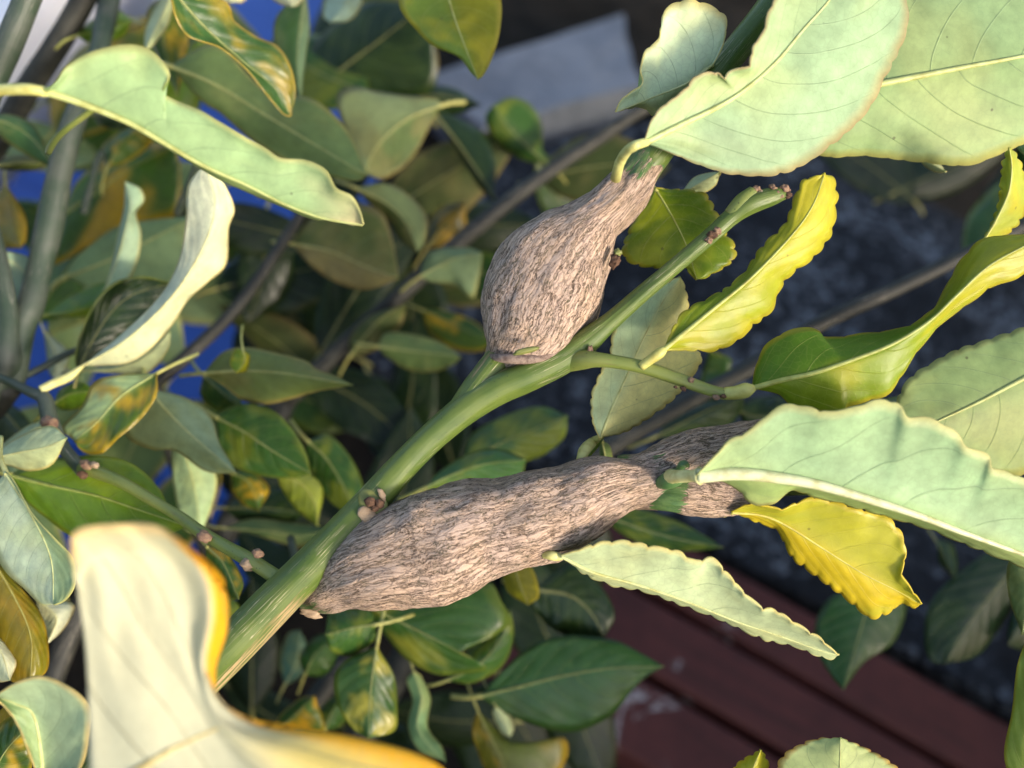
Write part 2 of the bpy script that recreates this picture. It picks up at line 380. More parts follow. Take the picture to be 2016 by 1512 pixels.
def tube(name, pts, mat, parent, seg=20, per=None, R=None, mask=None, disp=None, world=None, label=None, cap=True):
    """pts: (x px, y px, z mm, r px); a bent tapered tube with end caps"""
    n = per or max(12, len(pts) * 6)
    if world is None:
        c = crom(pts, n); cen = [at(p[0], p[1], p[2]) for p in c]; rad = [mm(max(p[3], 0.3), p[2]) for p in c]; pix = [(p[0], p[1]) for p in c]
    else:
        c = crom([(p[0].x * 1000, p[0].y * 1000, p[0].z * 1000, p[1] * 1000) for p in world], n)
        cen = [Vector(p[:3]) / 1000 for p in c]; rad = [p[3] / 1000 for p in c]; pix = [(0, 0)] * n
    mr = (R or sum(rad) / n * 1000)
    vs_, tco, mk = [], [], []
    T0 = (cen[1] - cen[0]).normalized()
    nx = (-FWD - T0 * (-FWD).dot(T0))
    if nx.length < 0.1: nx = RT - T0 * RT.dot(T0)
    nx.normalize(); s = 0.0
    for i in range(n):
        T = (cen[min(i + 1, n - 1)] - cen[max(i - 1, 0)]).normalized()
        nx = (nx - T * nx.dot(T)).normalized(); ny = T.cross(nx)
        if i: s += (cen[i] - cen[i - 1]).length * 1000
        for j in range(seg):
            a = 2 * math.pi * j / seg; ca, sa = math.cos(a), math.sin(a)
            tc = (mr * ca, mr * sa, s); r = rad[i]
            if disp: r += disp(tc, i / (n - 1), a)
            else: r *= 1 + 0.09 * noise.noise((s * 0.06, mr * 1.7, n)) + 0.06 * noise.noise((tc[0] * 0.5, tc[1] * 0.5, s * 0.1)) + 0.16 * max(0, noise.noise((s * 0.035, n * 0.37, 4.4)) - 0.25)
            vs_.append(to_tree(cen[i] + (nx * ca + ny * sa) * r)); tco += tc
            mk.append(mask(pix[i], i / (n - 1), a) if mask else 0.0)
    fs = [(i * seg + j, i * seg + (j + 1) % seg, (i + 1) * seg + (j + 1) % seg, (i + 1) * seg + j) for i in range(n - 1) for j in range(seg)]
    if cap:
        for i, sg in ((0, -1), (n - 1, 1)):
            T = (cen[min(i + 1, n - 1)] - cen[max(i - 1, 0)]).normalized()
            vs_.append(to_tree(cen[i] + T * rad[i] * 0.45 * sg)); tco += (0, 0, s * (i > 0)); mk.append(mk[i * seg])
            k = len(vs_) - 1
            for j in range(seg):
                fs.append((k, i * seg + (j + 1) % seg, i * seg + j) if sg < 0 else (k, i * seg + j, i * seg + (j + 1) % seg))
    o = mesh_obj(name, vs_, fs, mat, parent)
    attr(o.data, 'tco', 'FLOAT_VECTOR', tco); attr(o.data, 'mask', 'FLOAT', mk)
    if label: o['label'] = label
    return o

# --- palettes: sRGB leaf colour, with under, olive, dark and deep darkened for background shade: a / b side, edge, blotch (colour, amount)
PAL = {
 'mint':  ((170, 196, 142), (170, 196, 142), (205, 200, 120), (196, 206, 130), 0.35, M_UNDER),
 'mint2': ((160, 186, 132), (150, 176, 108), (186, 178, 96), (186, 192, 110), 0.45, M_UNDER),
 'pale':  ((204, 216, 164), (204, 216, 160), (226, 206, 120), (214, 214, 146), 0.35, M_UNDER),
 'white': ((226, 230, 196), (222, 226, 176), (232, 206, 130), (230, 226, 180), 0.3, M_UNDER),
 'cream': ((228, 224, 196), (228, 224, 196), (238, 170, 30), (226, 218, 176), 0.2, M_CREAM),
 'under': ((116, 138, 78), (108, 130, 70), (166, 158, 84), (160, 166, 96), 0.4, M_UNDER),
 'olive': ((92, 104, 48), (84, 96, 42), (140, 122, 74), (146, 136, 76), 0.5, M_UNDER),
 'yel':   ((206, 190, 36), (212, 200, 48), (232, 202, 60), (164, 176, 40), 0.5, M_YEL),
 'yelgr': ((128, 154, 30), (188, 186, 40), (196, 180, 60), (206, 190, 44), 0.6, M_YEL),
 'green': ((52, 88, 32), (56, 94, 34), (110, 126, 44), (124, 134, 40), 0.7, M_TOP),
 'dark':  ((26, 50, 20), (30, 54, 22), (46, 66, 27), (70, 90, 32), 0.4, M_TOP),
 'deep':  ((22, 42, 17), (24, 46, 18), (38, 56, 22), (44, 58, 22), 0.4, M_TOP),  # near-black green, the shade of the inner crown put into the colour
 'lime':  ((112, 146, 30), (100, 138, 28), (150, 160, 40), (150, 168, 40), 0.6, M_TOP),
 'gold':  ((54, 90, 26), (70, 100, 28), (186, 156, 40), (196, 160, 36), 0.9, M_TOP),
 'brass': ((132, 124, 28), (140, 122, 26), (190, 150, 40), (176, 140, 34), 0.7, M_TOP),
}
NLEAF = [0]
ALL_LEAVES = []
def leaf(pal, z0, z1, M, A, B, za=4, zb=4, bow=0, ser=None, q=0, label=None, pet=None, rib=1.0, ov=None, rip=1.0, w=None, seed=None, ribcol=None):
    """M midrib, A and B the two margins, pixel polylines from base to tip; z in mm behind the focus plane"""
    NLEAF[0] += 1; sd = seed if seed is not None else NLEAF[0] * 1.37
    pa, pb, pe, pbl, amt, mat = PAL[pal]
    if ov: pa, pb, pe, pbl, amt = [ov.get(k, d) for k, d in zip(('a', 'b', 'e', 'bl', 'amt'), (pa, pb, pe, pbl, amt))]
    tipc = lin(ov['tip']) if ov and 'tip' in ov else None; tipr = (ov or {}).get('tr', (0.3, 0.9))
    pa, pb, pe, pbl = lin(pa), lin(pb), lin(pe), lin(pbl)
    M = P(M) if isinstance(M, str) else M
    rows, half = ((132, 8) if q == 2 else (48, 6) if q == 1 else (26, 4))
    Mc = crom(M, rows)
    if w is not None:                                     # margins from a width profile
        wl, wr = w if isinstance(w, tuple) else (w, w); ea, eb = [], []
        for i in range(rows):
            t = i / (rows - 1); d = (Mc[min(i + 1, rows - 1)][0] - Mc[max(i - 1, 0)][0], Mc[min(i + 1, rows - 1)][1] - Mc[max(i - 1, 0)][1])
            l = math.hypot(*d) or 1; nx, ny = d[1] / l, -d[0] / l
            pr = (math.sin(math.pi * t ** 0.82) ** 0.85) * (1 + 0.10 * noise.noise((t * 4, sd, 0)))
            ea.append((Mc[i][0] + nx * wl * pr, Mc[i][1] + ny * wl * pr)); eb.append((Mc[i][0] - nx * wr * pr, Mc[i][1] - ny * wr * pr))
    else:
        A = [M[0]] + P(A) + [M[-1]]; B = [M[0]] + P(B) + [M[-1]]
        ea, eb = crom(A, rows), crom(B, rows)
    if ser:
        n_, amp = ser
        for e in (ea, eb):
            for i in range(rows):
                t = i / (rows - 1); tt = t + 0.03 * noise.noise((t * 11, sd, 4)); g = (abs(math.sin(math.pi * n_ * tt)) ** 0.55 - 0.7) * amp * 1.5 * sstep(0.02, 0.12, t) * (1 + 0.9 * noise.noise((t * 17, sd, 9)))
                dx, dy = e[i][0] - Mc[i][0], e[i][1] - Mc[i][1]; l = math.hypot(dx, dy) or 1
                e[i] = (e[i][0], e[i][1], dx / l * g, dy / l * g)
    vs_, uvs, cols, fs = [], [], [], []
    cols_n = 2 * half + 1
    for i in range(rows):
        t = i / (rows - 1); zz = lerp(z0, z1, t) + bow * math.sin(math.pi * t)
        for j in range(cols_n):
            v = (j - half) / half; av = abs(v); e = ea if v < 0 else eb
            x, y = lerp(Mc[i][0], e[i][0], av), lerp(Mc[i][1], e[i][1], av)
            if len(e[i]) > 2: x += e[i][2] * av ** 7; y += e[i][3] * av ** 7
            dz = (za if v < 0 else zb) * av ** 1.4 * math.sin(math.pi * clamp(t * 0.94 + 0.03)) ** 0.6
            dz += rip * av * av * (1.6 * noise.noise((t * 5.5, v * 1.5 + sd, 2.2)) + 0.7 * noise.noise((t * 13, v * 2 + sd, 7.2)))
            vs_.append(to_tree(at(x, y, zz + dz))); uvs.append((t, v))
            c = mix3(pa, pb, sstep(-0.25, 0.25, v))
            bn = noise.noise((t * 3.2, v * 1.1, sd * 3.3)) + 0.5 * noise.noise((t * 9, v * 3, sd))
            c = mix3(c, pbl, clamp(amt * sstep(-0.05, 0.55, bn)))
            if tipc: c = mix3(c, tipc, 0.85 * sstep(tipr[0], tipr[1], t + 0.12 * noise.noise((t * 5, v * 2, sd))))
            c = mix3(c, pe, sstep(0.91 if q == 2 else 0.84, 1.0, av + 0.06 * noise.noise((t * 14, v, sd))) * 0.85)
            cols += (*c, 1)
    for i in range(rows - 1):
        for j in range(cols_n - 1):
            a = i * cols_n + j; fs.append((a, a + cols_n, a + cols_n + 1, a + 1))
    # face the camera side
    v0, v1, v2 = (vs_[fs[(rows // 2) * (cols_n - 1) + half][k]] for k in (0, 1, 3))
    if (v1 - v0).cross(v2 - v0).dot(-FWD) < 0: fs = [tuple(reversed(f)) for f in fs]
    o = mesh_obj('leaf', vs_, fs, mat, TREE, mats=[mat, M_BACK if mat in (M_UNDER, M_CREAM) else M_UNDER])
    me = o.data; attr(me, 'col', 'FLOAT_COLOR', cols)
    ul = me.uv_layers.new(name='uv')
    for lp in me.loops: ul.data[lp.index].uv = uvs[lp.vertex_index]
    sm = o.modifiers.new('thickness', 'SOLIDIFY'); sm.thickness = 0.00035; sm.offset = -1; sm.material_offset = 1; sm.use_rim = True
    if label: o['label'] = label
    # midrib, running on into the petiole
    rc = lin(ribcol) if ribcol else mix3(mix3(pa, pb, 0.5), lin((206, 204, 130)), 0.55 if mat is not M_TOP else 0.35)
    if rib > 0:
        n = rows
        cen = [vs_[i * cols_n + half] for i in range(n)]; rad = [0.00085 * rib * (1 - 0.85 * (i / (n - 1)) ** 0.8) for i in range(n)]
        ribtube('midrib', cen, rad, rc, o, 6 if q == 0 else 8)
        if pet is None:
            d = (cen[0] - cen[2]).normalized(); b = cen[0]
            pw = [b + d * 0.011 + FWD * 0.007, b + d * 0.005 + FWD * 0.002, b - d * 0.001]
            pr_ = [0.0011 * rib] * 3
        else:
            pw = [to_tree(at(p[0], p[1], p[2])) for p in pet] ; pr_ = [mm(p[3], p[2]) for p in pet]
            pw.append(cen[1]); pr_.append(rad[0] * 1.2)
        k = crom([(*(v * 1000), r * 1000) for v, r in zip(pw, pr_)], 14)
        ribtube('petiole', [Vector(p[:3]) / 1000 for p in k], [p[3] / 1000 for p in k], mix3(rc, lin((214, 206, 120)), 0.5), o, 10)
    ALL_LEAVES.append((o, vs_[half] + TREE.location))
    return o
def ribtube(name, cen, rad, col, parent, seg):
    vs_, fs = [], []; n = len(cen); nx = Vector((0.3, 0.5, 0.8))
    for i in range(n):
        T = (cen[min(i + 1, n - 1)] - cen[max(i - 1, 0)]); T = T.normalized() if T.length > 1e-9 else Vector((0, 0, 1))
        nx = nx - T * nx.dot(T); nx.normalize(); ny = T.cross(nx)
        for j in range(seg):
            a = 2 * math.pi * j / seg; vs_.append(cen[i] + (nx * math.cos(a) + ny * math.sin(a)) * rad[i])
    fs = [(i * seg + j, i * seg + (j + 1) % seg, (i + 1) * seg + (j + 1) % seg, (i + 1) * seg + j) for i in range(n - 1) for j in range(seg)]
    fs += [tuple(range(seg - 1, -1, -1)), tuple((n - 1) * seg + j for j in range(seg))]
    o = mesh_obj(name, vs_, fs, M_RIB, parent); attr(o.data, 'col', 'FLOAT_COLOR', [*col, 1] * len(vs_)); return o

# ================================================================== stems and galls
M_CORK = plain_mat('cork', (0.15, 0.10, 0.08), (0.40, 0.30, 0.24), 700, 0.9, 1.0, 0.0008)
def cork_mask(p, t, a):
    # corky strip along the lower right flank below the fork and along the upper flank under the first gall
    m = 0.0
    if p[0] < 640: m = max(m, 0.8 * sstep(0.05, 0.7, math.sin(a) * SGN) * sstep(660, 560, p[0]))
    if 860 < p[0] < 1010: m = max(m, 0.75 * sstep(0.35, 0.9, -math.sin(a) * SGN) * sstep(860, 930, p[0]))
    return m
SGN = 1
main = tube('branch', P("120,1590,30,50 300,1425,8,46 430,1298,0,45 520,1207,0,42 620,1105,0,37 720,1000,0,33 820,890,0,30 900,818,0,29.5 970,770,0,31 1040,738,0,32 1110,704,0,31 1155,672,-1,25 1200,634,-2,18.5 1260,582,-3,17 1330,524,-4,16 1400,464,-5,15.5 1440,427,-5,17 1475,402,-6,21 1515,388,-6,19 1543,380,-6,13"),
            M_STEM, TREE, seg=40, per=190, R=5.5, mask=cork_mask, label='green main branch with corky strips and two swollen galls',
            disp=lambda tc, t, a: 0.00035 * noise.noise((tc[0] * 0.25, tc[1] * 0.25, tc[2] * 0.05)) + 0.0002 * noise.noise((tc[0] * 0.6, tc[1] * 0.6, tc[2] * 0.02)))
def gall_disp(k):
    def f(tc, t, a):
        e = sstep(0, 0.12, t) * sstep(1, 0.88, t)
        w_ = 0.9 * noise.noise((tc[0] * 0.3, tc[1] * 0.3, tc[2] * 0.3))
        return e * (0.0015 * noise.noise((tc[0] * 0.13 + k, tc[1] * 0.13, tc[2] * 0.10)) + 0.0003 * noise.noise((tc[0] * 0.3 + k, tc[1] * 0.3, tc[2] * 0.22)) + 0.00032 * noise.noise(((tc[0] + w_) * 0.62, (tc[1] + w_) * 0.62, tc[2] * 0.07 + k)) + 0.00018 * noise.noise((tc[0] * 1.9, tc[1] * 1.9, tc[2] * 0.5)))
    return f
def g1mask(p, t, a):
    m = 0.62 * sstep(0.80, 0.90, t) * sstep(-0.2, 0.5, 0.75 * math.cos(a) - math.sin(a) * SGN * -1 * -1)
    return max(m, sstep(0.955, 1.0, t), 0.62 * sstep(0.15, 0.02, t), 0.42 * sstep(0.55, 0.75, t) * sstep(0.35, 0.9, -math.sin(a) * SGN))
tube('gall', P("962,740,8,22 980,718,8,36 1003,698,7,66 1026,668,6,90 1047,628,5,108 1069,580,4,115 1099,526,3,110 1131,480,2,87 1172,434,1,60 1210,402,0,49 1240,368,0,43 1262,336,0,37 1285,306,0,33"), M_GALL, main, seg=120, per=200, R=11, mask=g1mask, disp=gall_disp(3.1),
     label='pear shaped pale brown gall with fine cracked bark')
tube('collar', P("966,700,1,4 980,704,-2,8 1005,706,-3.6,10 1040,707,-3.8,10 1072,702,-3.6,8 1100,690,-3,4"), M_CORK, main, seg=14, per=40, R=2, label='purplish corky ring at the foot of the pear shaped gall')
tube('neck', P("905,806,1,24 935,772,1,30 960,740,2,30 978,718,3,30 1000,700,5,34"), M_STEM, main, seg=28, per=40, R=5, mask=lambda p, t, a: 0.8 * sstep(0.2, 0.8, -math.sin(a)) * sstep(0.1, 0.5, t))
tube('branch', P("1255,348,0,36 1285,306,0,33 1330,250,1,30 1390,172,2,28 1440,110,2,27 1500,35,3,27 1570,-60,5,27 1640,-150,8,26"), M_STEM, TREE, seg=28, per=70, R=4)
def g2mask(p, t, a):
    d = math.hypot(p[0] - 1318, p[1] - 950)
    m = 0.72 * sstep(62, 18, d) * sstep(-0.3, 0.6, math.cos(a))
    return max(m, 0.62 * sstep(0.20, 0.02, t))
tube('gall', P("606,1176,14,30 640,1158,10,50 690,1130,4,68 755,1104,0,93 845,1080,0,114 935,1047,0,104 1005,1030,0,92 1075,1010,0,92 1140,985,0,84 1195,963,0,70 1240,951,1,53 1285,943,2,43 1325,935,4,34"), M_GALL, main, seg=120, per=240, R=11, mask=g2mask, disp=gall_disp(9.7),
     label='long spindle shaped brown gall with ridged bark')
tube('gall', P("1225,940,4,44 1275,930,3,44 1325,911,2,45 1385,891,2,47 1450,879,3,46 1520,862,6,38 1590,842,10,26"), M_GALL, main, seg=80, per=110, R=7, mask=g2mask, disp=gall_disp(14.2), label='upper prong of the forked gall')
tube('gall', P("1220,960,5,38 1270,962,4,38 1320,966,2,37 1370,974,2,40 1422,977,3,38 1470,970,5,32 1530,958,9,22"), M_GALL, main, seg=80, per=110, R=7, mask=g2mask, disp=gall_disp(21.9), label='lower prong of the forked gall')
tube('branch', P("1500,866,5,34 1600,840,12,24 1720,810,22,20 1900,770,40,18 2100,730,60,18"), M_STEM, TREE, seg=20, R=3)
tube('branch', P("1470,970,5,26 1540,958,10,20 1640,960,22,17 1800,990,45,15 2050,1080,80,15"), M_STEM, TREE, seg=20, R=3)
# green node under the petiole of the big right leaf
M_NODE = stem_mat('node', (0.06, 0.14, 0.045), (0.10, 0.19, 0.06), (0.5, 0.48, 0.34), 0.5)
tube('node', P("1296,952,-3,10 1314,946,-5,17 1332,938,-6,17 1348,930,-5,9"), M_NODE, main, seg=24, R=3)
tube('bud', P("1335,925,-8,6 1345,914,-9,9 1354,916,-8,5"), M_NODE, main, seg=14, R=2)
# side shoot carrying the two yellowing leaves
side = tube('twig', P("1120,712,0,20 1150,707,-3,20 1176,708,-5,15 1215,713,-6,13 1270,724,-7,12.5 1340,748,-8,12 1400,769,-8,11.5 1428,776,-8,12"), M_TWIG, TREE, seg=22, per=60, R=2.6,
            mask=lambda p, t, a: 0.5 * sstep(0.6, 1.0, math.sin(a) * SGN) * sstep(0.3, 0.4, t))
M_BUD = plain_mat('bud_brown', (0.06, 0.03, 0.018), (0.15, 0.08, 0.045), 500, 0.8, 0.8, 0.0006)
M_SCAR = plain_mat('leaf_scar', (0.30, 0.20, 0.12), (0.42, 0.31, 0.20), 400, 0.8, 0.5, 0.0004)
M_BUDP = plain_mat('bud_pink', (0.16, 0.085, 0.065), (0.32, 0.21, 0.12), 600, 0.7, 0.8, 0.0005)
def blob(name, x, y, z, rx, ry, ang, mat, parent, depth=0.6, lump=0.35, k=1.0):
    """a lumpy knob standing on the bark; rx, ry in pixels"""
    bm = bmesh.new(); bmesh.ops.create_icosphere(bm, subdivisions=3, radius=1.0)
    c = at(x, y, z); e1 = RT * math.cos(ang) - UP * math.sin(ang); e2 = RT * math.sin(ang) + UP * math.cos(ang)
    a, b = mm(rx, z), mm(ry, z)
    for v in bm.verts:
        f = 1 + lump * noise.noise(v.co * 1.9 + Vector((x * k, y, 0)))
        v.co = to_tree(c + e1 * v.co.x * a * f + e2 * v.co.y * b * f - FWD * v.co.z * min(a, b) * depth * f)
    return bm_obj(name, bm, mat, parent, smooth=True)
blob('leaf_scar', 722, 1013, -4.6, 20, 15, 0.5, M_SCAR, main, 0.35, 0.15)
blob('node_swelling', 735, 995, -3.2, 38, 26, 0.9, M_TWIG, main, 0.45, 0.15)
blob('bud', 728, 988, -5.6, 11, 10, 0.4, M_BUD, main, 0.8)
blob('bud', 747, 992, -5.4, 10, 9, 0.4, M_BUD, main, 0.8)
blob('bud', 738, 1000, -5.6, 8, 7, 0.2, M_BUD, main, 0.8)
blob('bud', 752, 974, -4.6, 6, 14, -0.5, M_SCAR, main, 0.6)
blob('bud', 1160, 700, -4.5, 7, 20, 0.15, M_BUDP, side, 0.6)
for x, y, r, m in ((1402, 462, 11, M_BUD), (1396, 472, 8, M_BUDP), (1412, 455, 9, M_BUDP), (1545, 372, 11, M_BUDP), (1532, 384, 12, M_BUDP), (1522, 370, 9, M_BUDP), (1552, 384, 9, M_BUD), (1490, 372, 9, M_BUDP), (1480, 378, 8, M_BUDP), (1498, 380, 8, M_SCAR)):
    blob('bud', x, y, -7.0, r * 0.85, r * 0.7, 0.6, m, main, 0.8, 0.8)
tube('spur', P("1440,424,-5,17 1462,398,-6,19 1484,378,-6,14"), M_TWIG, TREE, seg=16, R=2)
for x, y, r in ((1360, 748, 8), (1345, 765, 7), (1330, 762, 5), (1410, 782, 9), (1424, 780, 7)):
    blob('bud', x, y, -9.5, r * 0.8, r * 0.65, 0.3, M_BUD if r < 8 else M_BUDP, side, 0.9, 0.5)
blob('bark_flake', 1035, 690, -9.0, 26, 6, -0.25, M_TWIG, main, 0.8)
blob('bark_flake', 1212, 512, -6.0, 9, 14, 0.4, M_BUD, main, 0.9, 0.8)
blob('bark_flake', 1216, 498, -6.0, 8, 7, 0.4, M_TWIG, main, 0.9, 0.8)
blob('spur', 612, 1208, 3, 22, 8, 0.25, M_SCAR, main, 0.8, 0.5)

# ================================================================== leaves in and near the focus plane
# large bleached leaf close to the lens
def cream_leaf():
    vs_, uvs, cols, fs, pz = [], [], [], [], []
    cr, org, ylw = lin((200, 199, 166)), lin((236, 174, 20)), lin((240, 214, 110))
    LN = [P("137,1088 152,1160 166,1260 173,1380 178,1620"), P("150,1046 215,1110 250,1250 268,1400 280,1640"), P("230,1034 275,1110 310,1240 345,1390 370,1640"),
          P("300,1037 350,1110 375,1220 382,1330 416,1420 470,1530 520,1680"), P("345,1062 412,1135 416,1220 396,1310 436,1414 540,1500 640,1680"), P("352,1066 436,1140 449,1230 424,1330 458,1411 680,1447 850,1497 920,1580")]
    ZS = (-70, -70, -69, -68, -70, -65); R_ = 64; S_ = 8
    cv = [crom(l, R_) for l in LN]
    nc = (len(LN) - 1) * S_ + 1
    for i in range(R_):
        row = crom([(cv[k][i][0], cv[k][i][1], ZS[k]) for k in range(len(LN))], nc)
        for j, p in enumerate(row):
            t = i / (R_ - 1); f = j / (nc - 1)
            z = p[2] + 4 * math.sin(math.pi * t) + 1.3 * noise.noise((f * 6, t * 2.5, 3)) - 6 * sstep(0.12, 0.0, t)
            vs_.append(to_tree(at(p[0], p[1], z))); uvs.append((0.5 + 0.5 * (1 - f), 0.9 * (1 - t))); pz.append((p[0], p[1], z))
            lo_ = sstep(0.52, 0.75, t); c = mix3(cr, ylw, 0.9 * lo_ * sstep(0.55, 0.8, f)); c = mix3(c, org, sstep(0.83, 0.90 + 0.08 * lo_, f)); c = mix3(c, mix3(cr, org, 0.55), 0.8 * sstep(0.055, 0.0, t)); cols += (*c, 1)
    for i in range(R_ - 1):
        for j in range(nc - 1):
            a = i * nc + j; fs.append((a, a + nc, a + nc + 1, a + 1))
    fs2 = []
    for f in fs:
        a, b, d = vs_[f[0]], vs_[f[1]], vs_[f[3]]
        fs2.append(f if (b - a).cross(d - a).dot(-FWD) > 0 else tuple(reversed(f)))
    o = mesh_obj('leaf', vs_, fs2, M_CREAM, TREE, mats=[M_CREAM, M_YEL]); attr(o.data, 'col', 'FLOAT_COLOR', cols)
    ul = o.data.uv_layers.new(name='uv')
    for lp in o.data.loops: ul.data[lp.index].uv = uvs[lp.vertex_index]
    sm = o.modifiers.new('thickness', 'SOLIDIFY'); sm.thickness = 0.0004; sm.offset = -1; sm.material_offset = 1
    o['label'] = 'large bleached cream leaf with orange yellow rolled margin'
    mid = crom([(p[0], p[1], (-69.3, -66.4, -66.2, -67.2, -69.5)[k]) for k, p in enumerate(P("444,1428 400,1446 340,1475 280,1510 190,1570"))], 30)
    mid = [(p[0], p[1], min(pz, key=lambda q: (q[0] - p[0]) ** 2 + (q[1] - p[1]) ** 2)[2] + 0.1) for p in mid]
    ribtube('midrib', [to_tree(at(*p)) for p in mid], [0.0002 + 0.0006 * i / 29 for i in range(30)], lin((206, 190, 130)), o, 8)
    q_ = [to_tree(at(*p)) for p in ((180, 1580, -63), (60, 1680, -45), (-40, 1720, -10), (-60, 1700, 40))]
    k = crom([tuple(v * 1000) for v in q_], 14); ribtube('petiole', [Vector(v) / 1000 for v in k], [0.0011] * 14, lin((200, 190, 110)), o, 10)
cream_leaf()

leaf('mint', -14, -8, "1268,282 1340,246 1440,195 1520,130 1580,60 1640,-10 1700,-110", "1290,225 1345,180 1372,150 1408,143 1425,155 1440,139 1474,131 1484,92 1503,62 1515,20 1545,-25 1620,-95",
     "1320,302 1380,326 1440,343 1520,346 1572,330 1622,298 1690,240 1722,198 1738,162 1766,108 1786,60 1788,18 1776,-25 1745,-80", za=-5, zb=7, ser=(22, 3), q=2, rib=1.0, rip=0.8,
     pet=((1212, 352, -6, 11), (1216, 330, -9, 10.5), (1232, 300, -15, 10), (1250, 287, -20, 10)), label='broad pale mint leaf underside with brown margin spot', ov={'e': (176, 150, 104), 'b': (168, 198, 150)})
leaf('mint2', 6, 14, "1560,200 1650,182 1730,166 1880,136 2016,110 2200,70", "1590,70 1700,-60 1850,-130 2050,-110", "1575,280 1630,309 1700,307 1800,318 1900,326 1970,303 2050,262 2130,180", za=4, zb=8, bow=-3, ser=(22, 2), q=2, rib=1.5, rip=0.7,
     label='broad yellowish green leaf underside with thick pale midrib', ov={'a': (152, 180, 124), 'b': (144, 172, 110), 'bl': (180, 188, 116), 'amt': 0.4})
leaf('pale', -2, -4, "1402,128 1350,165 1290,190 1212,221", "1426,80 1429,35 1392,8 1346,0 1306,24 1299,74 1273,98 1262,138 1266,165 1228,193", "1365,178 1340,205 1312,230 1293,236 1268,214 1240,214",
     za=-4, zb=8, ser=(12, 4), q=2, rib=0.5, ov={'a': (206, 226, 184), 'b': (198, 206, 160)}, pet=((1425, 122, 4, 6), (1412, 126, 7, 5)))
leaf('lime', 6, 3, "1410,118 1385,140 1357,163", "1400,122 1372,140", "1408,135 1390,152", q=1, rib=0.4)
leaf('yelgr', -9, -6, "1306,689 1400,612 1480,546 1560,462 1600,405 1624,342", "1322,650 1340,620 1366,600 1396,585 1440,560 1476,520 1500,484 1545,440 1560,398 1582,354 1602,349",
     "1370,691 1410,690 1456,670 1480,644 1520,610 1540,562 1562,538 1602,508 1626,478 1641,450 1646,410 1649,380 1640,350", za=2, zb=5, ser=(15, 5), q=2, rib=0.75, label='serrated yellow green leaf pointing up from the side shoot', pet=((1262, 722, -8, 9), (1285, 705, -9, 10), (1300, 694, -9, 11)), ov={'a': (116, 140, 20), 'b': (164, 174, 36), 'tip': (206, 194, 48)})
leaf('yelgr', -9, -12, "1480,765 1540,748 1600,735 1680,708 1760,676 1830,632 1885,580 1945,525 2016,485 2090,448", "1484,735 1492,708 1508,680 1542,655 1590,644 1612,650 1626,664 1700,656 1752,650 1802,634 1840,602 1860,568 1886,520 1922,478 1965,463 2016,462",
     "1530,776 1562,802 1602,811 1660,818 1672,800 1742,780 1776,740 1800,702 1850,642 1905,600 1960,562 2020,538", za=9, zb=4, bow=-2, ser=(12, 3), q=2, rib=0.8, pet=((1428, 775, -8, 13), (1450, 773, -9, 14), (1470, 768, -9, 15)), label='twisted green leaf turning yellow along its curled tip', ov={'a': (92, 130, 22), 'b': (136, 160, 32), 'tip': (178, 176, 40), 'tr': (0.4, 0.95)})
leaf('yelgr', 4, -6, "1926,490 1960,435 1985,380 1992,330 1987,290", "1950,442 1964,402 1970,350 1976,312", "1982,462 2012,430 2022,388 2016,340 2004,308", za=3, zb=6, ser=(10, 4), q=2, rib=0.5, ov={'a': (170, 182, 60), 'b': (180, 190, 74)}, pet=((1880, 560, 14, 7), (1905, 520, 8, 7)))
leaf('mint', -16, -8, "1372,937 1440,932 1500,936 1600,952 1700,980 1800,1012 1900,1050 2016,1092 2130,1134", "1410,896 1440,866 1480,846 1520,811 1560,797 1640,812 1720,790 1766,795 1786,820 1832,825 1880,850 1906,881 1945,896 1956,922 2016,944 2090,1010",
     "1440,956 1470,985 1500,996 1526,990 1560,966 1592,976 1650,991 1740,1016 1820,1040 1900,1072 2016,1118 2080,1134", za=-9, zb=10, bow=-5, ser=(16, 4), q=2, rib=2.1, rip=0.7, pet=((1320, 938, -6, 15), (1332, 938, -10, 13), (1352, 937, -13, 12.5), (1366, 937, -15, 12)),
     label='large smooth mint green leaf underside with pale midrib over the forked gall', ov={'a': (172, 204, 152), 'b': (160, 184, 112), 'e': (214, 206, 130)}, ribcol=(218, 222, 176))
leaf('mint2', 14, 6, "2160,676 2016,745 1930,790 1840,832 1755,872", "2080,615 2016,643 1940,670 1880,690 1832,716 1790,745 1767,786 1758,830", "2120,900 2016,936 1930,932 1850,912 1790,896", za=4, zb=8, ser=(16, 3), q=2, rib=1.1, ov={'a': (148, 172, 108), 'b': (156, 176, 108)})
leaf('pale', -9, -2, "1104,1095 1165,1126 1250,1150 1350,1184 1450,1224 1540,1254 1612,1280 1652,1290", "1150,1080 1200,1066 1250,1070 1302,1080 1332,1085 1366,1105 1402,1100 1440,1140 1462,1165 1496,1195 1532,1206 1562,1226 1612,1256 1632,1276",
     "1150,1130 1200,1152 1270,1166 1350,1195 1420,1222 1500,1258 1560,1272 1600,1288 1636,1298", za=-9, zb=4, ser=(17, 5), q=2, rib=0.5, rip=0.6, pet=((1070, 1092, -7, 7), (1084, 1093, -8, 10), (1098, 1096, -8, 9)), label='narrow pale serrated leaf below the long gall', ov={'a': (206, 222, 172)})
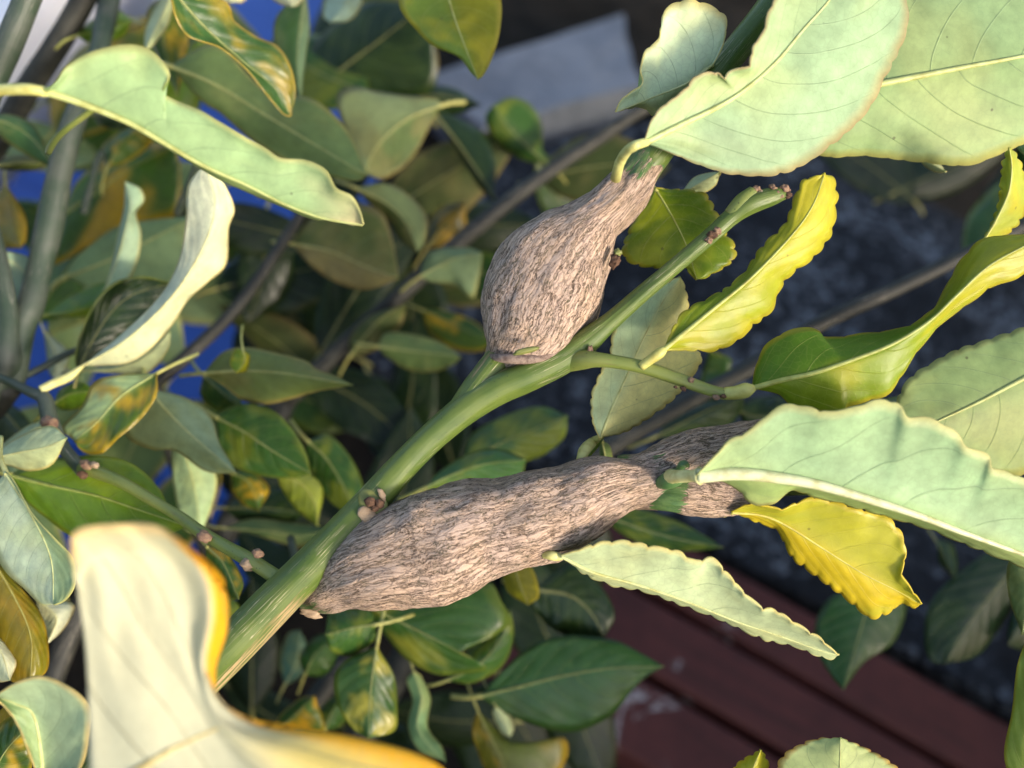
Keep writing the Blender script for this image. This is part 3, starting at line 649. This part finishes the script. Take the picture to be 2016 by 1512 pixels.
leaf('yel', 0, 3, "1440,1009 1500,1015 1550,1036 1620,1080 1700,1130 1760,1160 1814,1190", "1482,993 1540,1003 1570,990 1612,980 1680,1000 1742,1016 1772,1046 1783,1086 1776,1116 1776,1136 1802,1172",
     "1500,1032 1530,1046 1546,1076 1562,1102 1602,1132 1640,1160 1666,1180 1692,1202 1716,1218 1752,1206 1776,1186 1792,1198", za=-5, zb=6, ser=(15, 5), q=2, rib=0.45, pet=((1425, 1012, 4, 7), (1434, 1010, 2, 6)), label='bright yellow serrated leaf with folded lower margin', ov={'a': (194, 190, 52), 'b': (232, 206, 46), 'bl': (176, 186, 60)})
leaf('yelgr', 14, 10, "1290,371 1320,420 1350,480 1372,550", "1382,378 1411,420 1431,460 1449,490 1440,516 1392,546", "1256,420 1226,486 1240,516 1290,528 1340,524", za=2, zb=2, ser=(12, 4), q=2, rib=0.4, ov={'a': (140, 160, 26), 'b': (166, 176, 34), 'bl': (84, 120, 24), 'amt': 0.7})
leaf('pale', 18, 16, "1340,382 1380,360 1418,338", "1365,350 1395,340", "1375,384 1408,366", q=1, rib=0.3)
leaf('pale', 7, 5, "1182,862 1202,810 1232,745 1270,660 1304,596 1340,545", "1168,830 1165,780 1180,740 1201,700 1206,660 1226,612 1262,582 1306,560", "1230,851 1282,820 1332,780 1376,722 1379,696 1352,672 1356,612 1351,572", za=-3, zb=6, ser=(18, 3), q=2, rib=0.5,
     pet=((1142, 907, 4, 8), (1152, 885, 8, 12), (1170, 868, 15, 9)), label='pale leaf behind the side shoot, one half mint, the other coloured cream yellow as if sunlit', ov={'a': (184, 208, 158), 'b': (226, 218, 138), 'e': (222, 204, 120)})  # yellow half carries the sun patch in its colour
leaf('lime', 8, 16, "1142,906 1158,880 1192,856", "1146,884 1160,866", "1160,900 1180,878", q=1, rib=0.3)
leaf('under', 26, 30, "1185,866 1192,900 1200,940", "1180,880 1184,915", "1202,880 1206,915", q=1, rib=0.4)
leaf('mint', 0, -4, "1650,1660 1652,1560 1655,1452", "1540,1600 1522,1530 1550,1482 1602,1456", "1740,1600 1775,1530 1752,1500 1712,1476", za=4, zb=4, ser=(15, 5), q=2, rib=0.6, ov={'e': (220, 160, 60), 'a': (186, 200, 130), 'b': (186, 200, 130)})
leaf('yel', 4, 4, "1440,1600 1470,1540 1498,1476", "1430,1550 1450,1505", "1508,1540 1512,1500", ser=(8, 4), q=1, rib=0.4)
leaf('yelgr', 0, -8, "2030,1600 2025,1450 2040,1300 2060,1200", "1978,1500 1992,1400 2008,1290", "2080,1480 2085,1350", q=1, rib=0.5, ov={'a': (150, 170, 70)})
leaf('under', 18, 22, "2060,1080 2030,1150 2012,1250", "1990,1100 1985,1170", "2070,1140 2040,1220", q=1, rib=0.4)

# ================================================================== left side, middle distance
leaf('mint2', -36, -22, "88,180 150,200 250,240 330,286 400,326 480,362 560,402 640,431 714,443", "112,158 132,130 172,105 240,88 290,95 324,128 331,150 318,180 340,195 390,215 430,240 480,270 520,292 552,312 602,316 640,335 660,370 692,386 706,412",
     "150,206 250,247 330,294 420,348 480,376 560,410 592,424 622,434 652,434 692,444", za=-3, zb=5, rip=2.0, q=2, rib=1.0, pet=((-30, 180, -34, 11), (20, 176, -36, 11.5), (60, 176, -37, 11)), label='long wavy pale green leaf reaching in from the upper left', ov={'a': (158, 188, 132), 'e': (184, 182, 112), 'bl': (178, 190, 112), 'tip': (214, 200, 150), 'tr': (0.78, 1.0)})
leaf('white', 48, 30, "160,722 250,668 340,582 402,482 424,400 405,326", "230,665 290,610 330,560 355,500 365,430 368,370 386,340", "260,712 330,652 370,592 410,556 446,520 451,450 462,410 441,360 420,336", za=4, zb=6, rip=1.2, q=2, rib=0.5, pet=((80, 768, 40, 9), (105, 755, 42, 9), (135, 742, 46, 9)), label='bleached white curved leaf catching the light')
leaf('dark', 60, 70, "152,735 172,690 215,620 262,580 335,558", "150,690 166,640 190,590 230,555 282,545", "200,700 262,652 312,602", za=-4, zb=3, q=1, rib=0.5, ov={'e': (120, 130, 40)})
leaf('pale', 62, 56, "160,730 230,725 290,700 336,652", "220,735 290,735 330,690", "230,712 290,680", q=1, rib=0.4)
leaf('gold', 45, 38, "308,735 240,778 190,832 146,868", "235,738 185,752 160,800 122,842", "306,780 272,830 232,862 200,892 165,890", za=4, zb=-4, q=1, rib=0.5, ov={'a': (172, 194, 130), 'b': (84, 112, 26)})
leaf('lime', 58, 60, "105,795 140,775 190,770", "120,765 160,752", "125,808 165,800", q=1, rib=0.4)
leaf('pale', 80, 78, "198,590 228,520 248,450 256,400 247,357", "214,542 232,460 243,412 245,376", "250,556 272,510 278,460 268,420 285,395 276,370", q=1, rib=0.4, ov={'a': (190, 216, 176), 'b': (186, 214, 170)})
leaf('under', 120, 110, "130,545 220,510 300,470 385,425", "142,515 182,478 232,445 302,432", "152,556 222,592 332,572 382,480", q=1, rib=0.8, ov={'a': (136, 164, 108), 'b': (140, 168, 118)})
leaf('gold', 150, 140, "122,425 190,380 260,330 350,285", "150,358 200,318 250,292 320,278", "102,520 180,482 300,436 348,420 356,340", q=1, rib=0.8, ov={'a': (72, 110, 30), 'b': (66, 100, 28)})
leaf('dark', 160, 150, "60,640 110,560 170,490 250,440", "70,570 130,480 190,440", "130,620 200,560 250,490", q=0, rib=0.6, ov={'a': (66, 104, 26), 'b': (66, 104, 26)})
leaf('lime', 95, 90, "90,620 150,612 210,590 260,560", "140,580 200,556", "150,626 215,615", q=1, rib=0.5, ov={'a': (96, 140, 40), 'b': (96, 140, 40)})
leaf('green', 30, 55, "330,-30 400,50 480,122 540,172 572,228", "440,0 462,40 502,70 546,90 572,130 582,180", "345,30 372,72 432,92 482,132 522,182 556,222", za=3, zb=-4, q=2, rib=0.6, ov={'e': (190, 160, 60), 'bl': (176, 150, 30), 'amt': 0.7}, label='dark green leaf with golden blotched margin')
leaf('under', 90, 80, "335,130 420,165 520,225 620,285 722,345", "400,88 442,95 492,150 542,190 602,190 652,220 692,270", "400,202 432,222 502,282 572,322 642,347 702,356", za=3, zb=5, q=1, rib=0.8)
leaf('under', 105, 95, "602,-20 590,60 586,130 592,205", "545,30 540,92 562,132", "610,50 602,112", q=1, rib=0.5, ov={'a': (90, 128, 56), 'b': (150, 180, 128)})
leaf('gold', 110, 100, "330,-10 320,60 330,130 350,190", "290,20 300,90", "370,60 360,140", q=0, rib=0.5)
leaf('lime', 100, 110, "150,70 200,60 260,40", "180,40 230,20", "180,85 240,75", q=0, rib=0.4)
leaf('pale', 70, 90, "285,105 305,60 330,10 345,-30", "285,60 310,5", "310,80 335,40", q=0, rib=0.4)
leaf('white', 85, 85, "540,-40 570,0 575,14", "530,-10 550,8", "600,-20 590,8", q=0, rib=0.4)
leaf('white', 85, 85, "420,-60 440,-20 455,5", "405,-20 430,6", "490,-30 480,4", q=0, rib=0.4)
leaf('under', 120, 110, "690,-40 680,10 650,45", "640,-10 635,30", "715,0 690,40", q=0, rib=0.4, ov={'a': (170, 196, 170), 'b': (170, 196, 170)})
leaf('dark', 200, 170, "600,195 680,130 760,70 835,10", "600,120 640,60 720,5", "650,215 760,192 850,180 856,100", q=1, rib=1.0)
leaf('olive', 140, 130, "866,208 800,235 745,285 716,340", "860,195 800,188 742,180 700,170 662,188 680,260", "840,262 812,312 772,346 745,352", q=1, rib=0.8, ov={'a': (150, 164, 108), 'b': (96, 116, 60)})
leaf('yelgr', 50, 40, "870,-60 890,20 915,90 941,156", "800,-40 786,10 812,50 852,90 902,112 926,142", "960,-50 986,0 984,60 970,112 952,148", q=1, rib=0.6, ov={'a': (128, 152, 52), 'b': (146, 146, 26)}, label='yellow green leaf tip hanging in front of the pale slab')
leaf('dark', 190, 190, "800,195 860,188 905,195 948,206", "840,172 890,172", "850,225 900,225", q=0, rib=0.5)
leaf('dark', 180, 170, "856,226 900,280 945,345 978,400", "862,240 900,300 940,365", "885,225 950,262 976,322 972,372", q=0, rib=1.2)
leaf('green', 190, 180, "1082,325 1040,290 1000,250 970,208", "1022,312 972,272 955,232", "1068,292 1066,242 1040,202 1000,192", q=0, rib=0.6)
leaf('olive', 130, 120, "575,480 650,495 720,525 786,548", "622,420 702,400 752,420 772,470", "610,522 662,556 722,570", q=1, rib=0.7, ov={'b': (140, 130, 84)})
leaf('olive', 135, 130, "700,370 760,400 800,440 823,497", "760,360 812,390 841,430 838,472", "720,395 760,430 790,475", q=1, rib=0.6, ov={'a': (136, 150, 94)})
leaf('brass', 180, 175, "838,490 870,450 900,425 915,395", "842,440 870,405", "880,480 915,450", q=0, rib=0.5, ov={'a': (80, 78, 28), 'b': (70, 70, 26)})
leaf('under', 140, 130, "826,545 860,525 900,508 950,498", "840,500 880,488 925,488", "850,556 896,562 930,588 944,545", q=1, rib=0.6, ov={'a': (144, 166, 116), 'b': (144, 166, 116)})
leaf('under', 140, 130, "742,682 800,690 860,696 907,702", "762,655 822,660 872,676", "760,702 802,727 852,732 892,718", q=1, rib=0.6)
leaf('olive', 150, 145, "690,700 720,660 760,620 800,600", "690,660 730,620", "740,690 790,640", q=0, rib=0.5)
leaf('gold', 170, 165, "830,610 880,630 930,655 970,668", "870,610 930,630", "850,660 900,690 950,690", q=0, rib=0.5)
leaf('olive', 70, 62, "400,735 480,730 560,735 640,748 694,758", "440,692 490,684 545,695 602,710 622,726 662,741", "440,760 480,790 525,796 572,786 622,771", q=1, rib=0.6, ov={'a': (126, 140, 74), 'b': (116, 132, 66), 'e': (190, 170, 96)})
leaf('yelgr', 55, 50, "478,690 482,710 465,735", "462,688 452,715", "492,700 486,730", q=0, rib=0.3)
leaf('green', 85, 80, "400,740 440,775 480,805", "420,735 465,765", "395,780 440,815", q=0, rib=0.5)
leaf('green', 68, 62, "425,822 480,850 540,890 612,932", "440,806 482,794 532,805 572,840 602,890", "428,870 440,900 470,925 520,938 575,942", za=3, zb=4, q=1, rib=0.7, ov={'a': (60, 96, 26), 'b': (64, 104, 44)}, label='glossy dark green leaf reflecting the sky')
leaf('green', 95, 88, "605,868 640,900 672,950 700,1010", "645,855 690,900 715,960", "605,910 625,960 665,1000", q=1, rib=0.6)
leaf('lime', 85, 80, "545,935 590,950 620,990 625,1035", "590,925 635,960", "555,965 590,1010", q=1, rib=0.5, ov={'a': (150, 160, 60), 'b': (150, 160, 60)})
leaf('gold', 90, 88, "455,930 490,950 510,1005", "490,925 530,960", "455,965 480,995", q=0, rib=0.4, ov={'bl': (200, 160, 30)})
leaf('under', 55, 48, "296,766 320,800 380,860 466,932", "365,782 415,820 432,870 452,905", "245,830 255,866 302,886 345,888 405,928", za=4, zb=4, q=1, rib=0.6, ov={'a': (164, 186, 142), 'b': (164, 182, 128)})
leaf('mint', 70, 72, "338,845 365,900 385,970 395,1052", "338,920 345,980 362,1040", "380,858 421,920 426,962 412,1012", q=1, rib=0.5)
leaf('lime', 36, 28, "18,935 100,956 190,976 262,1000 368,1036", "70,908 150,898 222,900 272,920 312,960 335,1000", "50,985 90,1020 140,1056 202,1076 282,1062 332,1052", za=4, zb=3, q=2, rib=0.8, ov={'a': (110, 140, 24), 'b': (100, 136, 30)}, label='bright yellow green leaf with dark veins behind the thin twig')
leaf('pale', 24, 20, "-30,905 40,890 90,880 132,862", "40,858 100,838", "20,918 60,928 104,914", q=1, rib=0.5)
leaf('pale', 45, 40, "-20,900 40,860 100,830", "10,870 60,835", "30,890 80,855", q=0, rib=0.5)
leaf('mint', 10, 2, "10,930 60,1010 100,1100 105,1190", "28,950 60,1010 105,1060 142,1100 146,1150 128,1182", "-40,1000 0,1110 48,1160 80,1190", za=-4, zb=5, q=1, rib=0.6, ov={'b': (210, 224, 186)})
leaf('brass', 22, 16, "-30,1080 20,1160 60,1250 60,1345", "50,1165 86,1220 97,1290 90,1325", "-50,1180 -20,1280 20,1340", q=1, rib=0.5)
leaf('white', 18, 14, "-40,1230 0,1280 20,1340", "0,1255 32,1300", "-40,1290 -10,1340", q=0, rib=0.4)
leaf('white', 30, 28, "70,1180 110,1215 92,1270", "120,1180 148,1195 125,1240", "75,1215 85,1250", q=0, rib=0.3)
leaf('mint', -18, -24, "88,1580 82,1490 66,1408 32,1386 -10,1372", "62,1490 32,1422 12,1392", "155,1515 173,1440 170,1386 130,1351 80,1333 30,1347", za=-3, zb=-9, q=2, rib=0.9, label='curled pale leaf with tan fold at the lower left', ov={'e': (196, 170, 100), 'b': (168, 190, 150)})
leaf('gold', 2, 0, "-30,1560 10,1480 62,1425", "-30,1470 20,1410", "50,1540 66,1470", q=1, rib=0.4)
leaf('brass', 20, 15, "-20,1440 20,1420 45,1395", "-10,1410 20,1385", "0,1460 35,1430", q=0, rib=0.4, ov={'a': (190, 150, 30), 'b': (190, 150, 30)})
leaf('brass', 100, 92, "10,360 30,420 40,490", "-10,400 0,480", "48,420 52,470", q=0, rib=0.4)
leaf('under', 70, 80, "-20,500 30,520 60,560 40,620", "20,495 66,515 70,570", "-20,550 10,600", q=0, rib=0.5, ov={'a': (186, 214, 176), 'b': (190, 220, 190)})
leaf('under', 90, 80, "-20,230 30,250 70,280 105,330", "20,225 70,250", "0,270 60,310", q=0, rib=0.4, ov={'a': (80, 120, 60), 'b': (80, 120, 60)})
leaf('olive', 95, 100, "-20,330 30,322 100,322", "20,308 60,308", "20,336 70,336", q=0, rib=0.4)
leaf('gold', 130, 128, "210,330 240,280 290,245", "200,290 250,250", "250,320 300,280", q=0, rib=0.4)
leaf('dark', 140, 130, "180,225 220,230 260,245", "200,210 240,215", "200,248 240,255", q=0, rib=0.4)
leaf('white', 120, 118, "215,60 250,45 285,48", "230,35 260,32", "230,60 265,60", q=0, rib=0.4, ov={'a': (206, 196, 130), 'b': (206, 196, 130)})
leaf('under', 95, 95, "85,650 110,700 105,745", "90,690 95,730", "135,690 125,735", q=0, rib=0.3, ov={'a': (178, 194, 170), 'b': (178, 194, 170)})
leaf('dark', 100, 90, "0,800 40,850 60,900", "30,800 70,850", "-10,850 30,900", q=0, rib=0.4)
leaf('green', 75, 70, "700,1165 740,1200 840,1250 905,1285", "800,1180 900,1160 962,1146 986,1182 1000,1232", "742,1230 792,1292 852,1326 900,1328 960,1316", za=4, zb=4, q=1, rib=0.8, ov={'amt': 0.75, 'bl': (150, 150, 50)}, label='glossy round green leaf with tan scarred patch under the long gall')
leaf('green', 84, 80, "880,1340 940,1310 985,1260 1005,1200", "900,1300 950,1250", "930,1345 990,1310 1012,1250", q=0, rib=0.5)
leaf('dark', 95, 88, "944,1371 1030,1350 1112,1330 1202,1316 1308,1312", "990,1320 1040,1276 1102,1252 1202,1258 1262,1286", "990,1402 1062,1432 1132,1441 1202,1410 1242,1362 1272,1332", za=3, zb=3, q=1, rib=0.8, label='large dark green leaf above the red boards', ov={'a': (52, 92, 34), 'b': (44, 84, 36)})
leaf('green', 60, 56, "742,1272 732,1340 727,1400 726,1454", "680,1300 658,1332 662,1382 690,1432", "776,1332 783,1400 776,1440", q=1, rib=0.5, ov={'bl': (180, 170, 60), 'amt': 0.9})
leaf('green', 62, 60, "740,1230 700,1235 640,1250", "730,1200 690,1198 650,1206", "735,1262 692,1292 652,1282", q=1, rib=0.5)
leaf('mint2', 85, 80, "814,1322 830,1370 822,1430 850,1474 878,1499", "800,1340 812,1380 803,1430 825,1478", "830,1335 848,1375 842,1430 870,1470", q=1, rib=0.3, ov={'a': (128, 164, 108), 'b': (128, 164, 108)})
leaf('brass', 98, 92, "940,1398 965,1450 990,1500 1010,1560", "930,1440 948,1500 975,1550", "1010,1462 1062,1462 1110,1452 1116,1492 1070,1560", q=1, rib=0.4, ov={'a': (110, 106, 26), 'b': (96, 106, 28)})
leaf('pale', 95, 94, "975,1390 992,1420 1005,1452", "970,1405 985,1440", "995,1392 1012,1430", q=0, rib=0.2)
leaf('yelgr', 68, 64, "1010,1105 1022,1145 1040,1192", "990,1120 1000,1165", "1045,1115 1062,1170", q=0, rib=0.4, ov={'a': (128, 124, 24), 'b': (128, 124, 24)})
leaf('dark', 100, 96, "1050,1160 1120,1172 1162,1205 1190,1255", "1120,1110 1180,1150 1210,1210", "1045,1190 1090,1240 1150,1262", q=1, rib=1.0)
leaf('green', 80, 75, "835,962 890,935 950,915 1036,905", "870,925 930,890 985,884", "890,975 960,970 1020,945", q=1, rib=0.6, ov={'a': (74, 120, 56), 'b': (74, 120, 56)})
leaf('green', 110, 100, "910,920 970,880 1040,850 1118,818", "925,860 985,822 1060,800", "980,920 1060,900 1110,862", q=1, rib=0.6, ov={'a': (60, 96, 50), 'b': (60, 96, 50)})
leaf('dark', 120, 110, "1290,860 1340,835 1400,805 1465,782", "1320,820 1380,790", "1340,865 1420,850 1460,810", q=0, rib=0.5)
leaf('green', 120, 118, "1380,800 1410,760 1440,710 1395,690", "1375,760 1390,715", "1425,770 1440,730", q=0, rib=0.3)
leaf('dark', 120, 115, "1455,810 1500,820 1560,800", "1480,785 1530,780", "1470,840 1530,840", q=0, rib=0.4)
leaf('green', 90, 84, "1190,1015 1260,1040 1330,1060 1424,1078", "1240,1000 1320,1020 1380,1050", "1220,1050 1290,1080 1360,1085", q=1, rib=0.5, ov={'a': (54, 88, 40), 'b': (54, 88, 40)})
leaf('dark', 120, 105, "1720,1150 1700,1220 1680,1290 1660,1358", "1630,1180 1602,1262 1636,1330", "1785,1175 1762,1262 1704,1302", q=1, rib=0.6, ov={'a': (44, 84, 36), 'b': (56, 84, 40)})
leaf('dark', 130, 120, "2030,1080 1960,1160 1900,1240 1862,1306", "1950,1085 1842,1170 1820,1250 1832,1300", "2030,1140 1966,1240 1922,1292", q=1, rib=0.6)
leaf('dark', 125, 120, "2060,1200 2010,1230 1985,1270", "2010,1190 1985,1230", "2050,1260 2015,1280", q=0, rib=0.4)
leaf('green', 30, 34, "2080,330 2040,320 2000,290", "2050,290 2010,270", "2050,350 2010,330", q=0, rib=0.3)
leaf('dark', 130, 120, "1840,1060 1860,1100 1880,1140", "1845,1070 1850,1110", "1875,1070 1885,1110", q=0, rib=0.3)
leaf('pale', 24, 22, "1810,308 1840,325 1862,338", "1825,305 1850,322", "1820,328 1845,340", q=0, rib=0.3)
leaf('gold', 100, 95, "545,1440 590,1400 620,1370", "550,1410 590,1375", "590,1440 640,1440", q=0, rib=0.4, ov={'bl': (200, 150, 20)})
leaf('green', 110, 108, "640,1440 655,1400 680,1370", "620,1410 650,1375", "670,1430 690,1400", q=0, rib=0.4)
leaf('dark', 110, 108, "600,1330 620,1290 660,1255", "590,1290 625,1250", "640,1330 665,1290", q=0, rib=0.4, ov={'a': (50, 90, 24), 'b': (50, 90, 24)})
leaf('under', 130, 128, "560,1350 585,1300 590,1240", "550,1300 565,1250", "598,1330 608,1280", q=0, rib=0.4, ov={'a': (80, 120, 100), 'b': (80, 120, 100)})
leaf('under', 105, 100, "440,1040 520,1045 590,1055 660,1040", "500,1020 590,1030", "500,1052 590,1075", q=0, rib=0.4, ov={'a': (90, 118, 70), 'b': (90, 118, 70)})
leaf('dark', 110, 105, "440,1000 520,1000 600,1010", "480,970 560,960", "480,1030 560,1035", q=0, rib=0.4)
leaf('green', 40, 34, "405,1075 440,1110 470,1180", "440,1080 478,1140", "410,1120 450,1175", q=0, rib=0.4, ov={'bl': (190, 150, 40), 'amt': 0.7})
leaf('green', 70, 66, "360,1170 400,1180 460,1235", "400,1150 470,1190", "370,1210 430,1240", q=0, rib=0.4)

# ================================================================== background stems
tube('branch', P("20,760,60,26 42,650,64,24 62,600,66,24 80,520,70,23 100,430,72,26 118,340,74,23 138,260,76,22 160,200,80,20 190,120,88,18 208,40,96,19 225,-60,104,18"), M_TEAL, TREE, seg=20, R=3.5)
tube('branch', P("-40,330,125,24 20,235,118,23 62,165,112,23 110,92,105,22 150,25,100,22 195,-60,95,22"), M_WOOD, TREE, seg=20, R=4)
tube('branch', P("-40,230,45,24 -8,145,42,24 22,78,40,24 52,5,38,24 80,-70,36,24"), M_TEAL, TREE, seg=20, R=3.5)
tube('branch', P("-70,330,75,13 -25,430,68,14 2,520,62,15 14,600,60,17 14,670,58,21 12,720,58,27 -20,790,60,22 -60,900,70,22"), M_TEAL, TREE, seg=20, R=3)
tube('twig', P("-40,728,50,9 20,752,46,9 60,772,42,10 88,785,40,14 98,825,38,15 125,880,36,13 160,925,33,13"), M_TEAL, TREE, seg=16, R=2)
tube('twig', P("160,922,33,13 182,926,32,13 240,950,28,11 300,985,24,11 350,1015,20,11 400,1050,14,12 450,1080,9,13 500,1108,4,14 556,1145,0,15"), M_TWIG, TREE, seg=16, R=2)
for x, y, r, m in ((97, 832, 17, M_BUDP), (170, 915, 13, M_BUDP), (162, 935, 10, M_BUD), (186, 915, 9, M_SCAR), (402, 1056, 15, M_BUDP), (508, 1090, 12, M_BUDP), (490, 1112, 17, M_SCAR)):
    blob('bud', x, y, 30 - 30 * clamp((x - 150) / 380), r, r * 0.7, 0.4, m, TREE, 0.9, 0.4)
tube('branch', P("640,350,150,8 600,410,135,10 545,495,128,11 470,600,122,12 400,672,118,13 300,760,112,14"), M_WOOD, TREE, seg=16, R=3)
tube('branch', P("560,790,160,19 640,715,158,18 720,640,156,17 800,570,155,17 900,480,158,16 1050,360,165,15 1200,258,172,14 1320,180,180,13"), M_WOOD, TREE, seg=20, R=5)
tube('branch', P("1080,960,110,20 1200,880,105,18 1350,792,100,17 1480,722,97,16 1600,645,95,15 1750,575,93,15 1930,488,90,14 2080,410,88,14"), M_WOOD, TREE, seg=20, R=4, label='dull brown stem crossing behind the side shoot')
tube('branch', P("230,1060,80,20 190,1130,78,22 140,1240,74,24 100,1340,70,25 60,1440,68,26 -20,1600,66,27"), M_WOOD, TREE, seg=20, R=4)
tube('branch', P("690,1290,140,20 650,1340,132,22 605,1400,126,23 540,1480,120,24 440,1600,115,25"), M_WOOD, TREE, seg=20, R=4)
tube('twig', P("95,300,-10,6 105,280,-20,7 130,255,-28,6 190,210,-33,6"), M_TWIG, TREE, seg=10, R=1)
tube('twig', P("570,1160,60,8 580,1100,70,8 572,1060,80,8"), M_TEAL, TREE, seg=10, R=1)
tube('twig', P("390,320,70,8 370,370,80,8 350,420,90,8"), M_TEAL, TREE, seg=10, R=1)
tube('twig', P("200,300,130,7 185,340,128,7 165,420,125,7"), M_TEAL, TREE, seg=10, R=1)
tube('twig', P("40,745,62,7 80,725,66,7 150,690,72,7 220,680,76,6"), M_TEAL, TREE, seg=10, R=1)

# trunk and limbs outside the frame, rooted in the soil
B0 = Vector((-0.26, -0.12, 0))
tube('trunk', [], M_WOOD, TREE, seg=24, per=40, R=14, world=[(B0 + Vector((0, 0, -0.05)), 0.030), (B0 + Vector((0, 0, 0.02)), 0.023), (B0 + Vector((0.01, 0.01, 0.12)), 0.019), (B0 + Vector((0.03, 0.03, 0.22)), 0.017), (B0 + Vector((0.05, 0.05, 0.28)), 0.013)])
Fk = B0 + Vector((0.045, 0.045, 0.27))
def limb(pts): tube('branch', [], M_WOOD, TREE, seg=16, per=30, R=5, world=pts)
limb([(Fk, 0.010), (at(0, 1700, 45), 0.0085), (at(120, 1590, 30), 0.0066)])
limb([(Fk, 0.010), (at(-150, 1700, 70), 0.008), (at(-60, 900, 70), 0.0045)])
limb([(Fk, 0.009), (at(-100, 1650, 66), 0.006), (at(-20, 1600, 66), 0.0045)])
limb([(Fk, 0.010), (at(200, 1800, 110), 0.007), (at(440, 1600, 115), 0.0048)])
limb([(Fk, 0.010), (at(-200, 1200, 110), 0.008), (at(-120, 700, 125), 0.006), (at(-40, 330, 125), 0.0048)])
limb([(Fk, 0.008), (at(-160, 900, 80), 0.006), (at(-90, 400, 50), 0.005), (at(-40, 230, 45), 0.0036)])
limb([(Fk, 0.010), (at(200, 1560, 170), 0.007), (at(420, 1100, 175), 0.006), (at(560, 790, 160), 0.005)])
limb([(Fk, 0.010), (at(500, 1650, 150), 0.007), (at(860, 1200, 125), 0.006), (at(1080, 960, 110), 0.0047)])
limb([(at(-160, 900, 80), 0.005), (at(-40, 820, 66), 0.005), (at(20, 760, 60), 0.0042)])
limb([(at(420, 1100, 175), 0.005), (at(330, 850, 130), 0.004), (at(300, 760, 112), 0.0034)])

# leaves deeper in the crown and beyond the frame
rg = random.Random(11)
def sprig(x, y, z, L, wd, ang, pal, dz=0):
    dx, dy = math.cos(ang), -math.sin(ang); k = 1632 / (D0 + z)
    l = L * k / 2; c = rg.uniform(-0.16, 0.16) * l * 2
    m = [(x - dx * l, y - dy * l), (x - dy * c * 0.5, y + dx * c * 0.5), (x + dx * l, y + dy * l)]
    leaf(pal, z, z + dz, m, None, None, za=rg.uniform(-4, 8), zb=rg.uniform(-4, 8), w=(wd * k * rg.uniform(0.35, 0.55), wd * k * rg.uniform(0.35, 0.55)), rib=0.8, rip=1.5)
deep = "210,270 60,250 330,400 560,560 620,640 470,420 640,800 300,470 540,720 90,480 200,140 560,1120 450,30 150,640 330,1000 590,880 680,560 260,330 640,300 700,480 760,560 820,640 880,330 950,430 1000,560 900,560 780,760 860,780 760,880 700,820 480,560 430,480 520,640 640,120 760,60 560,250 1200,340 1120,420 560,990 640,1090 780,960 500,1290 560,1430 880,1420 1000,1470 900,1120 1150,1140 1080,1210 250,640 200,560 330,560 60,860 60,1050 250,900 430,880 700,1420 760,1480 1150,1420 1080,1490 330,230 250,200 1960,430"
for x, y in P(deep):  # paler colours at left, shade-darkened ones elsewhere
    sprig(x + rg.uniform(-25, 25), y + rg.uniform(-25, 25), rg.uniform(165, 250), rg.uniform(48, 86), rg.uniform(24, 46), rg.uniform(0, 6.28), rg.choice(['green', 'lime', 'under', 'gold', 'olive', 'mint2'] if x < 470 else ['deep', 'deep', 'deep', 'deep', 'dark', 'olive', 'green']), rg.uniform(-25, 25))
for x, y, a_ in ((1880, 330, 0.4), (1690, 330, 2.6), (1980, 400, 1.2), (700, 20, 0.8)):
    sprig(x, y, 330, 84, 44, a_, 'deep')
for i in range(64):                                       # outside the frame
    s_ = rg.choice('lltbbr')
    if s_ == 'l': x, y = rg.uniform(-520, -150), rg.uniform(-200, 1700)
    elif s_ == 't': x, y = rg.uniform(-300, 2200), rg.uniform(-480, -220)
    elif s_ == 'b': x, y = rg.uniform(-200, 1700), rg.uniform(1760, 2050)
    else: x, y = rg.uniform(2260, 2600), rg.uniform(-100, 1500)
    sprig(x, y, rg.uniform(20, 190), rg.uniform(60, 90), rg.uniform(34, 46), rg.uniform(0, 6.28), rg.choice(['dark', 'green', 'under', 'mint2', 'yelgr', 'gold']), rg.uniform(-25, 25))

# ------------------------------------------------------------------ unseen shrub added on the sunny side to shade soil and background
SH = empty('shade_shrub', (0.80, 0.05, 0)); tag(SH, 'low dense green shrub added out of view on the sunny side to cast shade', 'shrub')
M_SHR = plain_mat('shade_shrub_leaf', (0.035, 0.075, 0.02), (0.07, 0.12, 0.03), 60, 0.5, 0.2, 0.001)
vs_, fs = [], []
for i in range(9000):
    cx, cy = rg.uniform(-0.19, 0.19), rg.uniform(-0.85, 0.62)
    top = 0.75 + cx * 0.42 + 0.035 * noise.noise((cx * 9, cy * 9, 0))
    cz = 0.02 + (top - 0.02) * rg.random() ** 0.8
    c = Vector((cx, cy, cz)); d = Vector((rg.gauss(0, 1), rg.gauss(0, 1), rg.gauss(0, 0.6))).normalized(); e = d.cross(Vector((rg.gauss(0, 1), rg.gauss(0, 1), rg.gauss(0, 1)))).normalized()
    L, wd = rg.uniform(0.03, 0.05), rg.uniform(0.012, 0.019); n = d.cross(e); k = len(vs_)
    vs_ += [c - d * L / 2, c + e * wd / 2 + n * 0.003, c + d * L / 2, c - e * wd / 2 + n * 0.003, c - n * 0.002]
    fs += [(k, k + 1, k + 4), (k + 1, k + 2, k + 4), (k + 2, k + 3, k + 4), (k + 3, k, k + 4)]
cr_ = mesh_obj('crown', vs_, fs, M_SHR, SH)
for i in range(7):
    bx, by = rg.uniform(-0.1, 0.1), -0.6 + i * 0.19
    w_ = [(Vector((bx, by, -0.03)), 0.007), (Vector((bx + 0.03, by + 0.02, 0.3)), 0.005), (Vector((bx - 0.03, by + 0.05, 0.68)), 0.002)]
    o = tube('stem', [], M_WOOD, SH, seg=8, per=14, R=3, world=[(p + TREE.location, r) for p, r in w_])
